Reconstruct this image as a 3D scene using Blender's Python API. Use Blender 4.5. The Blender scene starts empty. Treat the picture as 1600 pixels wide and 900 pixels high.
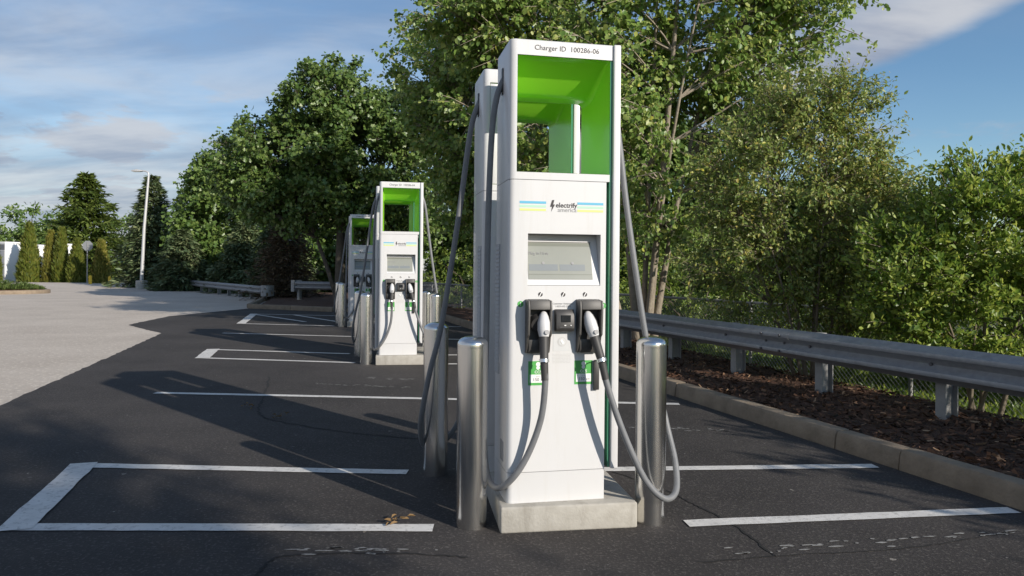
import bpy, bmesh, math, random
import numpy as np
from mathutils import Vector, Matrix, Euler

R = math.radians
scene = bpy.context.scene
COL = scene.collection

# ------------------------------------------------------------------ camera
cam_d = bpy.data.cameras.new('camera')
cam_d.sensor_width = 36.0
cam_d.lens = 25.2
cam_d.shift_y = -0.0190
cam_d.clip_start = 0.05
cam_d.clip_end = 3000
cam = bpy.data.objects.new('camera', cam_d)
COL.objects.link(cam)
cam.matrix_world = Matrix.Translation((0, 0, 1.40)) @ (Matrix.Rotation(R(90), 4, 'X') @ Matrix.Rotation(R(0.5), 4, 'Z'))
scene.camera = cam

# ------------------------------------------------------------------ sun and sky
SUN_EL, SUN_BEAR = 21.5, 133.6            # bearing clockwise from +Y: from behind the camera, to its right
sb = R(SUN_BEAR)
to_sun = Vector((math.sin(sb) * math.cos(R(SUN_EL)), math.cos(sb) * math.cos(R(SUN_EL)), math.sin(R(SUN_EL))))
sun_d = bpy.data.lights.new('sun', 'SUN')
sun_d.energy = 5.0
sun_d.angle = R(0.55)
sun_d.color = (1.0, 0.92, 0.82)
sun = bpy.data.objects.new('sun', sun_d)
COL.objects.link(sun)
sun.rotation_euler = to_sun.to_track_quat('Z', 'Y').to_euler()

world = bpy.data.worlds.new('World')
scene.world = world
world.use_nodes = True
wn, wl = world.node_tree.nodes, world.node_tree.links
wn.clear()
w_out = wn.new('ShaderNodeOutputWorld')
w_bg = wn.new('ShaderNodeBackground')
w_bg.inputs['Strength'].default_value = 0.116
sky = wn.new('ShaderNodeTexSky')
sky.sky_type = 'NISHITA'
sky.sun_disc = False
sky.sun_elevation = R(SUN_EL)
sky.sun_rotation = R(SUN_BEAR)
sky.altitude = 50
sky.air_density = 1.0
sky.dust_density = 0.15
sky.ozone_density = 2.2
tc = wn.new('ShaderNodeTexCoord')
sep = wn.new('ShaderNodeSeparateXYZ')
wl.new(tc.outputs['Generated'], sep.inputs[0])


def wmath(op, a, b=None, c=None, clamp=False):
    n = wn.new('ShaderNodeMath'); n.operation = op; n.use_clamp = clamp
    for i, v in enumerate((a, b, c)):
        if v is None:
            continue
        if isinstance(v, (int, float)):
            n.inputs[i].default_value = v
        else:
            wl.new(v, n.inputs[i])
    return n.outputs[0]


# clouds lie on a plane high above: direction divided by its height
zz = wmath('ADD', wmath('MAXIMUM', sep.outputs[2], 0.0), 0.17)
cx, cy = wmath('DIVIDE', sep.outputs[0], zz), wmath('DIVIDE', sep.outputs[1], zz)
comb = wn.new('ShaderNodeCombineXYZ')
wl.new(cx, comb.inputs[0]); wl.new(cy, comb.inputs[1])


def cloud_noise(scale, stretch, rot, detail, rough, dist, off):
    mp = wn.new('ShaderNodeMapping')
    mp.inputs['Rotation'].default_value = (0, 0, R(rot))
    mp.inputs['Scale'].default_value = stretch
    mp.inputs['Location'].default_value = off
    wl.new(comb.outputs[0], mp.inputs[0])
    nz = wn.new('ShaderNodeTexNoise')
    nz.inputs['Scale'].default_value = scale
    nz.inputs['Detail'].default_value = detail
    nz.inputs['Roughness'].default_value = rough
    nz.inputs['Distortion'].default_value = dist
    wl.new(mp.outputs[0], nz.inputs['Vector'])
    return nz.outputs['Fac']


def wramp(v, lo, hi):
    n = wn.new('ShaderNodeMapRange')
    n.interpolation_type = 'SMOOTHSTEP'
    wl.new(v, n.inputs['Value'])
    n.inputs['From Min'].default_value = lo
    n.inputs['From Max'].default_value = hi
    return n.outputs[0]


n_big = cloud_noise(0.55, (1, 1, 1), 20, 6, 0.55, 0.3, (3.1, 1.7, 0))
n_streak = cloud_noise(0.7, (0.7, 1.3, 1), -28, 8, 0.6, 0.5, (7.7, 2.2, 0))
n_puff = cloud_noise(1.7, (0.8, 0.8, 1), 5, 9, 0.58, 0.2, (1.3, 5.2, 0))
# cloud bank stands to the west (-X)
bank = wramp(cx, 1.6, -1.8)
cov = wmath('ADD', wmath('MULTIPLY', bank, 0.24), wmath('ADD', wmath('MULTIPLY', n_big, 0.55), wmath('MULTIPLY', n_streak, 0.5)))
m_thin = wmath('MULTIPLY', wramp(cov, 0.47, 0.80), wmath('ADD', wmath('MULTIPLY', bank, 0.72), 0.14))
m_puff = wmath('MULTIPLY', wramp(wmath('ADD', n_puff, wmath('MULTIPLY', bank, 0.14)), 0.56, 0.70), wramp(sep.outputs[2], 0.34, 0.16))
# a long cirrus band with one crisp edge crosses overhead
band_v = wmath('ADD', wmath('ADD', wmath('MULTIPLY', cx, 0.93), wmath('MULTIPLY', cy, 0.37)), wmath('MULTIPLY', wmath('SUBTRACT', n_streak, 0.5), 0.35))
band = wmath('MULTIPLY', wramp(band_v, 1.80, 1.70), wramp(band_v, 1.10, 1.60))
m_band = wmath('MULTIPLY', wmath('MULTIPLY', band, wramp(n_streak, 0.2, 0.6)), 0.95)
low = wmath('MULTIPLY', wmath('MULTIPLY', wramp(sep.outputs[2], 0.30, 0.02), bank), 0.9)
mask = wmath('MAXIMUM', wmath('MAXIMUM', m_thin, m_band), wmath('MAXIMUM', low, wmath('MULTIPLY', m_puff, 0.9)))
shade = wramp(cloud_noise(2.2, (0.6, 1.4, 1), 12, 6, 0.55, 0.3, (4.4, 9.1, 0)), 0.35, 0.68)
cc = wn.new('ShaderNodeMix'); cc.data_type = 'RGBA'
wl.new(shade, cc.inputs['Factor'])
cc.inputs['A'].default_value = (2.3, 2.7, 3.6, 1)
cc.inputs['B'].default_value = (4.7, 4.85, 5.2, 1)
mixc = wn.new('ShaderNodeMix'); mixc.data_type = 'RGBA'
wl.new(mask, mixc.inputs['Factor'])
hsv = wn.new('ShaderNodeHueSaturation'); hsv.inputs['Saturation'].default_value = 1.15; hsv.inputs['Value'].default_value = 1.06
wl.new(sky.outputs[0], hsv.inputs['Color'])
wl.new(hsv.outputs[0], mixc.inputs['A'])
wl.new(cc.outputs['Result'], mixc.inputs['B'])
wl.new(mixc.outputs['Result'], w_bg.inputs['Color'])
wl.new(w_bg.outputs[0], w_out.inputs[0])

vs = scene.view_settings
vs.view_transform = 'Standard'
vs.look = 'None'
vs.gamma = 1.0
vs.use_curve_mapping = False
vs.exposure = 0.13
scene.cycles.use_denoising = True
scene.cycles.denoiser = 'OPENIMAGEDENOISE'
scene.cycles.denoising_input_passes = 'RGB_ALBEDO_NORMAL'
scene.cycles.denoising_prefilter = 'ACCURATE'
scene.cycles.max_bounces = 8
scene.cycles.transparent_max_bounces = 8

# ------------------------------------------------------------------ materials
M = {}


def mat(name, col, rough=0.6, metal=0.0, spec=0.5, coat=0.0, noise=None, bump=None, transl=None, emit=None):
    """noise=(scale, amount, second colour); bump=(scale, strength, distance)"""
    m = bpy.data.materials.new(name); m.use_nodes = True
    nt = m.node_tree; N, L = nt.nodes, nt.links
    p = N['Principled BSDF']
    p.inputs['Base Color'].default_value = (*col, 1)
    p.inputs['Roughness'].default_value = rough
    p.inputs['Metallic'].default_value = metal
    p.inputs['Specular IOR Level'].default_value = spec
    p.inputs['Coat Weight'].default_value = coat
    if emit:
        p.inputs['Emission Color'].default_value = (*emit[0], 1)
        p.inputs['Emission Strength'].default_value = emit[1]
    t = N.new('ShaderNodeTexCoord')
    if noise:
        nz = N.new('ShaderNodeTexNoise'); nz.inputs['Scale'].default_value = noise[0]
        nz.inputs['Detail'].default_value = 6; nz.inputs['Roughness'].default_value = 0.65
        L.new(t.outputs['Object'], nz.inputs['Vector'])
        mr = N.new('ShaderNodeMapRange'); mr.inputs['From Min'].default_value = 0.35; mr.inputs['From Max'].default_value = 0.68
        mr.inputs['To Max'].default_value = noise[1]
        L.new(nz.outputs['Fac'], mr.inputs['Value'])
        mx = N.new('ShaderNodeMix'); mx.data_type = 'RGBA'
        L.new(mr.outputs[0], mx.inputs['Factor'])
        mx.inputs['A'].default_value = (*col, 1); mx.inputs['B'].default_value = (*noise[2], 1)
        L.new(mx.outputs['Result'], p.inputs['Base Color'])
    if bump:
        nb = N.new('ShaderNodeTexNoise'); nb.inputs['Scale'].default_value = bump[0]; nb.inputs['Detail'].default_value = 5
        L.new(t.outputs['Object'], nb.inputs['Vector'])
        bp = N.new('ShaderNodeBump'); bp.inputs['Strength'].default_value = bump[1]; bp.inputs['Distance'].default_value = bump[2]
        L.new(nb.outputs['Fac'], bp.inputs['Height']); L.new(bp.outputs[0], p.inputs['Normal'])
    M[name] = m
    return m


def leaf_mat(name, stops, transl=0.35, rough=0.40):
    """stops: [(pos, colour)], picked leaf by leaf"""
    m = bpy.data.materials.new(name); m.use_nodes = True
    nt = m.node_tree; N, L = nt.nodes, nt.links
    p = N['Principled BSDF']; out = N['Material Output']
    p.inputs['Roughness'].default_value = rough
    p.inputs['Specular IOR Level'].default_value = 0.5
    g = N.new('ShaderNodeNewGeometry')
    cr = N.new('ShaderNodeValToRGB')
    while len(cr.color_ramp.elements) > 1:
        cr.color_ramp.elements.remove(cr.color_ramp.elements[-1])
    cr.color_ramp.elements[0].position = stops[0][0]; cr.color_ramp.elements[0].color = (*stops[0][1], 1)
    for ps, c in stops[1:]:
        e = cr.color_ramp.elements.new(ps); e.color = (*c, 1)
    L.new(g.outputs['Random Per Island'], cr.inputs['Fac'])
    L.new(cr.outputs[0], p.inputs['Base Color'])
    tr = N.new('ShaderNodeBsdfTranslucent')
    hs = N.new('ShaderNodeHueSaturation'); hs.inputs['Value'].default_value = 1.35; hs.inputs['Hue'].default_value = 0.485
    L.new(cr.outputs[0], hs.inputs['Color']); L.new(hs.outputs[0], tr.inputs['Color'])
    mx = N.new('ShaderNodeMixShader'); mx.inputs[0].default_value = transl
    L.new(p.outputs[0], mx.inputs[1]); L.new(tr.outputs[0], mx.inputs[2]); L.new(mx.outputs[0], out.inputs['Surface'])
    M[name] = m


mat('white_paint', (0.60, 0.60, 0.60), 0.38, coat=0.12, noise=(3, 0.2, (0.54, 0.53, 0.515)))
mat('white_panel', (0.61, 0.61, 0.608), 0.36, coat=0.12, noise=(2.5, 0.2, (0.55, 0.54, 0.525)))
mat('green_liner', (0.33, 0.70, 0.05), 0.3, coat=0.12)
mat('green_glass', (0.07, 0.25, 0.15), 0.15, coat=0.3)
mat('dark_core', (0.05, 0.05, 0.05), 0.7)
mat('black_plastic', (0.035, 0.034, 0.033), 0.48, noise=(30, 0.5, (0.055, 0.052, 0.05)), bump=(400, 0.15, 0.001))
mat('holster_plastic', (0.060, 0.057, 0.053), 0.5, noise=(22, 0.5, (0.085, 0.08, 0.073)), bump=(300, 0.15, 0.001))
mat('cable_rubber', (0.15, 0.155, 0.162), 0.5, noise=(14, 0.6, (0.20, 0.205, 0.21)), bump=(120, 0.1, 0.001))
mat('grip_rubber', (0.045, 0.044, 0.043), 0.55)
mat('plug_silver', (0.60, 0.60, 0.60), 0.36, noise=(25, 0.3, (0.45, 0.45, 0.44)))
mat('collar_metal', (0.75, 0.75, 0.74), 0.25, metal=0.9)
mat('glass_black', (0.015, 0.017, 0.02), 0.08, coat=0.5)
mat('reader_face', (0.09, 0.085, 0.08), 0.4)
mat('print_dark', (0.035, 0.03, 0.032), 0.6)
mat('print_grey', (0.28, 0.28, 0.28), 0.6)
mat('print_faint', (0.50, 0.50, 0.49), 0.6)
mat('nfc_grey', (0.56, 0.57, 0.57), 0.5)
mat('sticker_green', (0.075, 0.36, 0.075), 0.45)
mat('sticker_white', (0.80, 0.80, 0.78), 0.45)
mat('stripe_blue', (0.10, 0.40, 0.58), 0.45)
mat('stripe_mint', (0.40, 0.68, 0.48), 0.45)
mat('stripe_lime', (0.62, 0.68, 0.22), 0.45)
mat('lcd', (0.255, 0.265, 0.23), 0.25, coat=0.25, noise=(6, 0.35, (0.30, 0.31, 0.27)))
mat('lcd_button', (0.205, 0.225, 0.23), 0.25)
mat('lcd_bar', (0.18, 0.19, 0.155), 0.25)
mat('grille_grey', (0.40, 0.41, 0.42), 0.6)
mat('concrete', (0.42, 0.40, 0.355), 0.85, noise=(9, 0.7, (0.30, 0.28, 0.24)), bump=(60, 0.35, 0.006))
mat('kerb_concrete', (0.285, 0.225, 0.16), 0.9, noise=(5, 0.8, (0.17, 0.13, 0.09)), bump=(45, 0.5, 0.012))
mat('galvanised', (0.33, 0.335, 0.34), 0.5, metal=0.35, noise=(16, 0.7, (0.22, 0.225, 0.24)), bump=(14, 0.06, 0.004))
mat('galvanised_post', (0.32, 0.32, 0.31), 0.6, metal=0.3, noise=(10, 0.6, (0.22, 0.22, 0.22)))
mat('fence_wire', (0.26, 0.27, 0.27), 0.55, metal=0.5)
mat('bolt_steel', (0.10, 0.10, 0.11), 0.5, metal=0.6)
mat('line_paint', (0.70, 0.68, 0.64), 0.75, noise=(7, 0.55, (0.50, 0.48, 0.45)), bump=(150, 0.3, 0.002))
mat('worn', (0.34, 0.33, 0.31), 0.85, noise=(40, 0.8, (0.10, 0.10, 0.095)))
mat('crack_dark', (0.012, 0.012, 0.012), 0.9)
mat('bark_aspen', (0.30, 0.26, 0.20), 0.9, noise=(6, 0.8, (0.15, 0.12, 0.09)), bump=(25, 0.6, 0.02))
mat('bark_oak', (0.13, 0.11, 0.085), 0.95, noise=(7, 0.8, (0.07, 0.055, 0.04)), bump=(18, 0.8, 0.03))
mat('bark_shrub', (0.20, 0.165, 0.12), 0.9, noise=(9, 0.8, (0.10, 0.08, 0.055)))
mat('dry_leaf_brown', (0.20, 0.125, 0.05), 0.8, noise=(20, 0.7, (0.18, 0.10, 0.035)))
mat('cabinet_white', (0.78, 0.78, 0.77), 0.5)
mat('cabinet_grey', (0.26, 0.27, 0.29), 0.6)
mat('cabinet_dark', (0.07, 0.075, 0.08), 0.6)
mat('sign_back', (0.24, 0.25, 0.26), 0.6, metal=0.1)
mat('yellow_paint', (0.75, 0.47, 0.02), 0.5)
mat('lamp_paint', (0.52, 0.52, 0.52), 0.45, metal=0.3)
mat('lamp_lens', (0.55, 0.55, 0.52), 0.2)

leaf_mat('leaf_aspen', [(0, (0.113, 0.205, 0.040)), (0.45, (0.188, 0.290, 0.063)), (0.8, (0.276, 0.360, 0.095)), (0.97, (0.374, 0.407, 0.112)), (1, (0.473, 0.473, 0.067))])
leaf_mat('leaf_pear', [(0, (0.123, 0.198, 0.041)), (0.5, (0.220, 0.288, 0.071)), (0.9, (0.337, 0.359, 0.106)), (0.985, (0.484, 0.406, 0.092)), (1, (0.484, 0.484, 0.046))])
leaf_mat('leaf_bush', [(0, (0.095, 0.181, 0.028)), (0.5, (0.195, 0.290, 0.045)), (1, (0.389, 0.450, 0.090))], 0.42)
leaf_mat('leaf_oak', [(0, (0.056, 0.109, 0.024)), (0.5, (0.104, 0.174, 0.039)), (1, (0.181, 0.248, 0.064))], 0.25)
leaf_mat('leaf_mid', [(0, (0.072, 0.114, 0.023)), (0.6, (0.123, 0.175, 0.038)), (1, (0.189, 0.229, 0.059))], 0.3)
leaf_mat('leaf_under', [(0, (0.090, 0.150, 0.026)), (0.6, (0.179, 0.265, 0.043)), (1, (0.304, 0.365, 0.069))], 0.4)
leaf_mat('needle_spruce', [(0, (0.066, 0.105, 0.044)), (0.6, (0.119, 0.164, 0.071)), (1, (0.205, 0.231, 0.109))], 0.08, 0.6)
leaf_mat('needle_dead', [(0, (0.066, 0.048, 0.029)), (0.6, (0.120, 0.086, 0.048)), (1, (0.192, 0.138, 0.078))], 0.1, 0.8)
leaf_mat('spray_cedar', [(0, (0.069, 0.097, 0.011)), (0.5, (0.110, 0.142, 0.017)), (1, (0.174, 0.174, 0.027))], 0.2, 0.6)
leaf_mat('spray_cedar_gold', [(0, (0.102, 0.119, 0.015)), (0.5, (0.170, 0.174, 0.025)), (1, (0.246, 0.204, 0.043))], 0.2, 0.6)
leaf_mat('juniper', [(0, (0.05, 0.085, 0.02)), (0.5, (0.09, 0.135, 0.03)), (1, (0.14, 0.18, 0.05))], 0.15, 0.6)
leaf_mat('mulch_chip', [(0, (0.02, 0.013, 0.007)), (0.6, (0.085, 0.04, 0.02)), (0.93, (0.17, 0.085, 0.045)), (1, (0.36, 0.23, 0.13))], 0.0, 0.9)


def brushed_steel():
    m = mat('brushed_steel', (0.74, 0.73, 0.705), 0.3, metal=1.0)
    N, L = m.node_tree.nodes, m.node_tree.links
    p = N['Principled BSDF']
    t = N.new('ShaderNodeTexCoord'); mp = N.new('ShaderNodeMapping'); mp.inputs['Scale'].default_value = (60, 60, 1.2)
    nz = N.new('ShaderNodeTexNoise'); nz.inputs['Scale'].default_value = 3; nz.inputs['Detail'].default_value = 5
    L.new(t.outputs['Object'], mp.inputs[0]); L.new(mp.outputs[0], nz.inputs['Vector'])
    mr = N.new('ShaderNodeMapRange'); mr.inputs['To Min'].default_value = 0.14; mr.inputs['To Max'].default_value = 0.27
    L.new(nz.outputs['Fac'], mr.inputs['Value']); L.new(mr.outputs[0], p.inputs['Roughness'])
    bp = N.new('ShaderNodeBump'); bp.inputs['Strength'].default_value = 0.05; bp.inputs['Distance'].default_value = 0.002
    L.new(nz.outputs['Fac'], bp.inputs['Height']); L.new(bp.outputs[0], p.inputs['Normal'])


brushed_steel()


def paving(name, base, blotch, speck, speck_amt, bumpd, gs):
    """asphalt: broad blotches, fine grain and pale bits of stone"""
    m = mat(name, base, 0.88, spec=0.35)
    N, L = m.node_tree.nodes, m.node_tree.links
    p = N['Principled BSDF']; t = N.new('ShaderNodeTexCoord')

    def nz(scale, detail, lo, hi, amt=1.0):
        n = N.new('ShaderNodeTexNoise'); n.inputs['Scale'].default_value = scale; n.inputs['Detail'].default_value = detail
        n.inputs['Roughness'].default_value = 0.7
        L.new(t.outputs['Object'], n.inputs['Vector'])
        r = N.new('ShaderNodeMapRange'); r.inputs['From Min'].default_value = lo; r.inputs['From Max'].default_value = hi; r.inputs['To Max'].default_value = amt
        L.new(n.outputs['Fac'], r.inputs['Value'])
        return r.outputs[0], n.outputs['Fac']
    b1, _ = nz(0.55, 8, 0.36, 0.66)
    mx1 = N.new('ShaderNodeMix'); mx1.data_type = 'RGBA'
    mx1.inputs['A'].default_value = (*base, 1); mx1.inputs['B'].default_value = (*blotch, 1); L.new(b1, mx1.inputs['Factor'])
    s1, grain = nz(gs, 3, 0.54, 0.68, speck_amt)
    mx2 = N.new('ShaderNodeMix'); mx2.data_type = 'RGBA'
    L.new(mx1.outputs['Result'], mx2.inputs['A']); mx2.inputs['B'].default_value = (*speck, 1); L.new(s1, mx2.inputs['Factor'])
    s2, _ = nz(11, 2, 0.735, 0.75, 0.75)
    mx3 = N.new('ShaderNodeMix'); mx3.data_type = 'RGBA'
    L.new(mx2.outputs['Result'], mx3.inputs['A']); mx3.inputs['B'].default_value = (*speck, 1); L.new(s2, mx3.inputs['Factor'])
    L.new(mx3.outputs['Result'], p.inputs['Base Color'])
    bp = N.new('ShaderNodeBump'); bp.inputs['Strength'].default_value = 0.7; bp.inputs['Distance'].default_value = bumpd
    L.new(grain, bp.inputs['Height']); L.new(bp.outputs[0], p.inputs['Normal'])


def streaks(name, col, amount, scale):
    m = M[name]; N, L = m.node_tree.nodes, m.node_tree.links
    p = N['Principled BSDF']; src = p.inputs['Base Color'].links[0].from_socket
    t = N.new('ShaderNodeTexCoord'); mp = N.new('ShaderNodeMapping'); mp.inputs['Scale'].default_value = scale
    n = N.new('ShaderNodeTexNoise'); n.inputs['Scale'].default_value = 1; n.inputs['Detail'].default_value = 7; n.inputs['Roughness'].default_value = 0.7
    L.new(t.outputs['Object'], mp.inputs[0]); L.new(mp.outputs[0], n.inputs['Vector'])
    r = N.new('ShaderNodeMapRange'); r.inputs['From Min'].default_value = 0.52; r.inputs['From Max'].default_value = 0.75; r.inputs['To Max'].default_value = amount
    L.new(n.outputs['Fac'], r.inputs['Value'])
    mx = N.new('ShaderNodeMix'); mx.data_type = 'RGBA'
    L.new(r.outputs[0], mx.inputs['Factor']); L.new(src, mx.inputs['A']); mx.inputs['B'].default_value = (*col, 1)
    L.new(mx.outputs['Result'], p.inputs['Base Color'])


streaks('white_panel', (0.50, 0.47, 0.42), 0.30, (22, 22, 1.6))
streaks('white_paint', (0.50, 0.47, 0.42), 0.30, (22, 22, 1.6))
streaks('line_paint', (0.10, 0.10, 0.095), 0.75, (30, 30, 30))
streaks('concrete', (0.20, 0.18, 0.15), 0.6, (14, 14, 2.5))
streaks('galvanised', (0.20, 0.18, 0.16), 0.45, (3, 3, 14))
paving('asphalt_dark', (0.031, 0.0275, 0.026), (0.056, 0.050, 0.047), (0.30, 0.275, 0.24), 0.26, 0.006, 60)
paving('asphalt_old', (0.46, 0.40, 0.335), (0.56, 0.495, 0.42), (0.82, 0.75, 0.64), 0.7, 0.03, 16)
mat('grass_ground', (0.055, 0.075, 0.022), 0.95, noise=(1.3, 0.8, (0.10, 0.085, 0.045)), bump=(20, 0.8, 0.05))
mat('mulch', (0.05, 0.022, 0.011), 0.95, noise=(24, 0.9, (0.11, 0.05, 0.026)), bump=(35, 1.0, 0.04))


# ------------------------------------------------------------------ mesh helpers
class MB:
    def __init__(s):
        s.v = []; s.f = []

    def add(s, verts, faces):
        o = len(s.v)
        s.v += [tuple(p) for p in verts]
        s.f += [tuple(i + o for i in f) for f in faces]
        return s

    def box(s, x0, x1, y0, y1, z0, z1):
        return s.add([(x0, y0, z0), (x1, y0, z0), (x1, y1, z0), (x0, y1, z0), (x0, y0, z1), (x1, y0, z1), (x1, y1, z1), (x0, y1, z1)],
                     [(0, 3, 2, 1), (4, 5, 6, 7), (0, 1, 5, 4), (1, 2, 6, 5), (2, 3, 7, 6), (3, 0, 4, 7)])

    def prism(s, poly, d0, d1, axis='z'):
        """poly: 2-D outline (ccw); extruded along axis"""
        n = len(poly)
        def P(a, b, d):
            return (a, b, d) if axis == 'z' else ((a, d, b) if axis == 'y' else (d, a, b))
        vs_ = [P(a, b, d0) for a, b in poly] + [P(a, b, d1) for a, b in poly]
        fs = [tuple(range(n))[::-1], tuple(range(n, 2 * n))] + [(i, (i + 1) % n, n + (i + 1) % n, n + i) for i in range(n)]
        return s.add(vs_, fs)

    def lathe(s, prof, n=32, c=(0, 0, 0)):
        """prof: [(r, z)] from bottom to top"""
        vs_, fs = [], []
        for r, z in prof:
            for k in range(n):
                a = 2 * math.pi * k / n
                vs_.append((c[0] + r * math.cos(a), c[1] + r * math.sin(a), c[2] + z))
        for j in range(len(prof) - 1):
            for k in range(n):
                fs.append((j * n + k, j * n + (k + 1) % n, (j + 1) * n + (k + 1) % n, (j + 1) * n + k))
        fs.append(tuple(range(n))[::-1]); fs.append(tuple((len(prof) - 1) * n + k for k in range(n)))
        return s.add(vs_, fs)

    def tube(s, pts, rad, n=10, sx=1.0, cap=True):
        """tube along points; rad a number or a list"""
        pts = [Vector(p) for p in pts]
        m = len(pts)
        if not isinstance(rad, (list, tuple)):
            rad = [rad] * m
        vs_, fs = [], []
        up = None
        for i, p in enumerate(pts):
            t = (pts[min(i + 1, m - 1)] - pts[max(i - 1, 0)]).normalized()
            if up is None:
                up = Vector((0, 0, 1)) if abs(t.z) < 0.9 else Vector((0, 1, 0))
            a = t.cross(up).normalized(); b = a.cross(t).normalized(); up = b
            for k in range(n):
                an = 2 * math.pi * k / n
                vs_.append(p + a * (rad[i] * sx * math.cos(an)) + b * (rad[i] * math.sin(an)))
        for i in range(m - 1):
            for k in range(n):
                fs.append((i * n + k, i * n + (k + 1) % n, (i + 1) * n + (k + 1) % n, (i + 1) * n + k))
        if cap:
            fs.append(tuple(range(n))[::-1]); fs.append(tuple((m - 1) * n + k for k in range(n)))
        return s.add(vs_, fs)

    def mesh(s, name):
        me = bpy.data.meshes.new(name)
        me.from_pydata(s.v, [], s.f)
        bm = bmesh.new(); bm.from_mesh(me); bmesh.ops.recalc_face_normals(bm, faces=bm.faces); bm.to_mesh(me); bm.free()
        return me


def link(name, me, material, parent=None, smooth=None, bevel=0.0, seg=2):
    o = bpy.data.objects.new(name, me)
    COL.objects.link(o)
    if bevel:
        bm = bmesh.new(); bm.from_mesh(me)
        es = [e for e in bm.edges if len(e.link_faces) == 2 and e.calc_face_angle() > R(30)]
        bmesh.ops.bevel(bm, geom=es, offset=bevel, segments=seg, profile=0.5, affect='EDGES', clamp_overlap=True)
        bm.to_mesh(me); bm.free()
        smooth = smooth or 35
    if material and not me.materials:
        me.materials.append(M[material])
    if smooth:
        me.shade_smooth(); me.set_sharp_from_angle(angle=R(smooth))
    if parent:
        o.parent = parent
    return o


def part(name, mb, material, parent=None, smooth=None, bevel=0.0, seg=2):
    return link(name, mb.mesh(name), material, parent, smooth, bevel, seg)


def tag(o, label=None, cat=None, group=None, kind=None):
    for k, v in (('label', label), ('category', cat), ('group', group), ('kind', kind)):
        if v:
            o[k] = v
    return o


def thing(name, label, cat, loc=(0, 0, 0), rz=0.0, group=None):
    o = bpy.data.objects.new(name, None)
    COL.objects.link(o)
    o.empty_display_size = 0.1
    o.location = loc; o.rotation_euler = (0, 0, rz)
    return tag(o, label, cat, group)


KIDS = {}


def kids(o):
    return [c for c in bpy.data.objects if c.parent == o]


def dup(o, parent=None, skip=()):
    c = o.copy(); COL.objects.link(c); c.parent = parent
    for ch in kids(o):
        if ch.name.split('.')[0] not in skip:
            dup(ch, c, skip)
    return c


def catmull(pts, n=8):
    pts = [Vector(p) for p in pts]
    P = [pts[0] * 2 - pts[1]] + pts + [pts[-1] * 2 - pts[-2]]
    out = []
    for i in range(1, len(P) - 2):
        for k in range(n):
            t = k / n
            a, b, c, d = P[i - 1], P[i], P[i + 1], P[i + 2]
            out.append(0.5 * ((2 * b) + (c - a) * t + (2 * a - 5 * b + 4 * c - d) * t * t + (3 * b - a - 3 * c + d) * t ** 3))
    out.append(P[-2])
    return out


def text(name, s, size, material, parent, loc, align='CENTER', sx=1.0, bold=0.0, rz=0.0):
    cu = bpy.data.curves.new(name, 'FONT')
    cu.body = s; cu.size = size; cu.align_x = align; cu.align_y = 'CENTER'
    cu.extrude = 0.0004; cu.offset = bold; cu.resolution_u = 3
    tmp = bpy.data.objects.new('tmp', cu); COL.objects.link(tmp)
    dg = bpy.context.evaluated_depsgraph_get()
    me = bpy.data.meshes.new_from_object(tmp.evaluated_get(dg))
    bpy.data.objects.remove(tmp); bpy.data.curves.remove(cu)
    me.name = name
    me.materials.clear()
    o = link(name, me, material, parent)
    o.location = loc; o.rotation_euler = (R(90), 0, rz); o.scale = (sx, 1, 1)
    return o


# ------------------------------------------------------------------ setting: ground, road, lot, bed
def kerb_x(y):
    return 3.01 - 0.324 * (y - 4.22)


kd = Vector((-0.324, 1, 0)).normalized()       # along the kerb, away from the camera
kn = Vector((kd.y, -kd.x, 0))                  # to its right


def ground_z(x, y):
    s = (x - kerb_x(y)) * kd.y
    if y > 22.3:
        s = max(s, 0.3) if x > -8.6 - 0.255 * (y - 23.9) else -1
    if s < 0.5:
        far = max(0.0, math.hypot(x, y) - 26)
        return -0.03 - min(0.9, 0.012 * far) if y > 24 else -0.03
    if s < 1.9:
        return 0.10
    if s < 3.4:
        return 0.10 - 0.5 * (s - 1.9) / 1.5
    return -0.40 - min(1.6, 0.05 * (s - 3.4))


def make_ground():
    xs = np.concatenate([np.linspace(-600, -60, 19), np.linspace(-56, -12, 23), np.linspace(-11.8, 14, 130), np.linspace(15, 60, 24), np.linspace(70, 600, 16)])
    ys = np.concatenate([np.linspace(-300, -20, 15), np.linspace(-18, -4, 15), np.linspace(-3.8, 36, 200), np.linspace(37, 70, 34), np.linspace(80, 900, 24)])
    v = [(float(x), float(y), ground_z(x, y)) for y in ys for x in xs]
    n = len(xs)
    f = [(j * n + i, j * n + i + 1, (j + 1) * n + i + 1, (j + 1) * n + i) for j in range(len(ys) - 1) for i in range(n - 1)]
    me = bpy.data.meshes.new('ground'); me.from_pydata(v, [], f)
    tag(link('ground', me, 'grass_ground', smooth=60), kind='structure')


make_ground()


def sheet(name, poly, z, material, parent=None):
    me = bpy.data.meshes.new(name)
    me.from_pydata([(x, y, z) for x, y in poly], [], [tuple(range(len(poly)))])
    return link(name, me, material, parent)


road = sheet('road', [(-120, -20), (-2, -20), (-2, 21), (-8.4, 24), (-11.3, 35), (-14.5, 44), (-19, 50), (-30, 56), (-60, 56), (-120, 50)], 0.0, 'asphalt_old')
tag(road, kind='structure')
rng = random.Random(4)


def ragged(a, b, n, amp):
    out = []
    for i in range(n):
        t = i / n
        out.append((a[0] + (b[0] - a[0]) * t + rng.uniform(-amp, amp), a[1] + (b[1] - a[1]) * t + rng.uniform(-amp, amp)))
    return out


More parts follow.
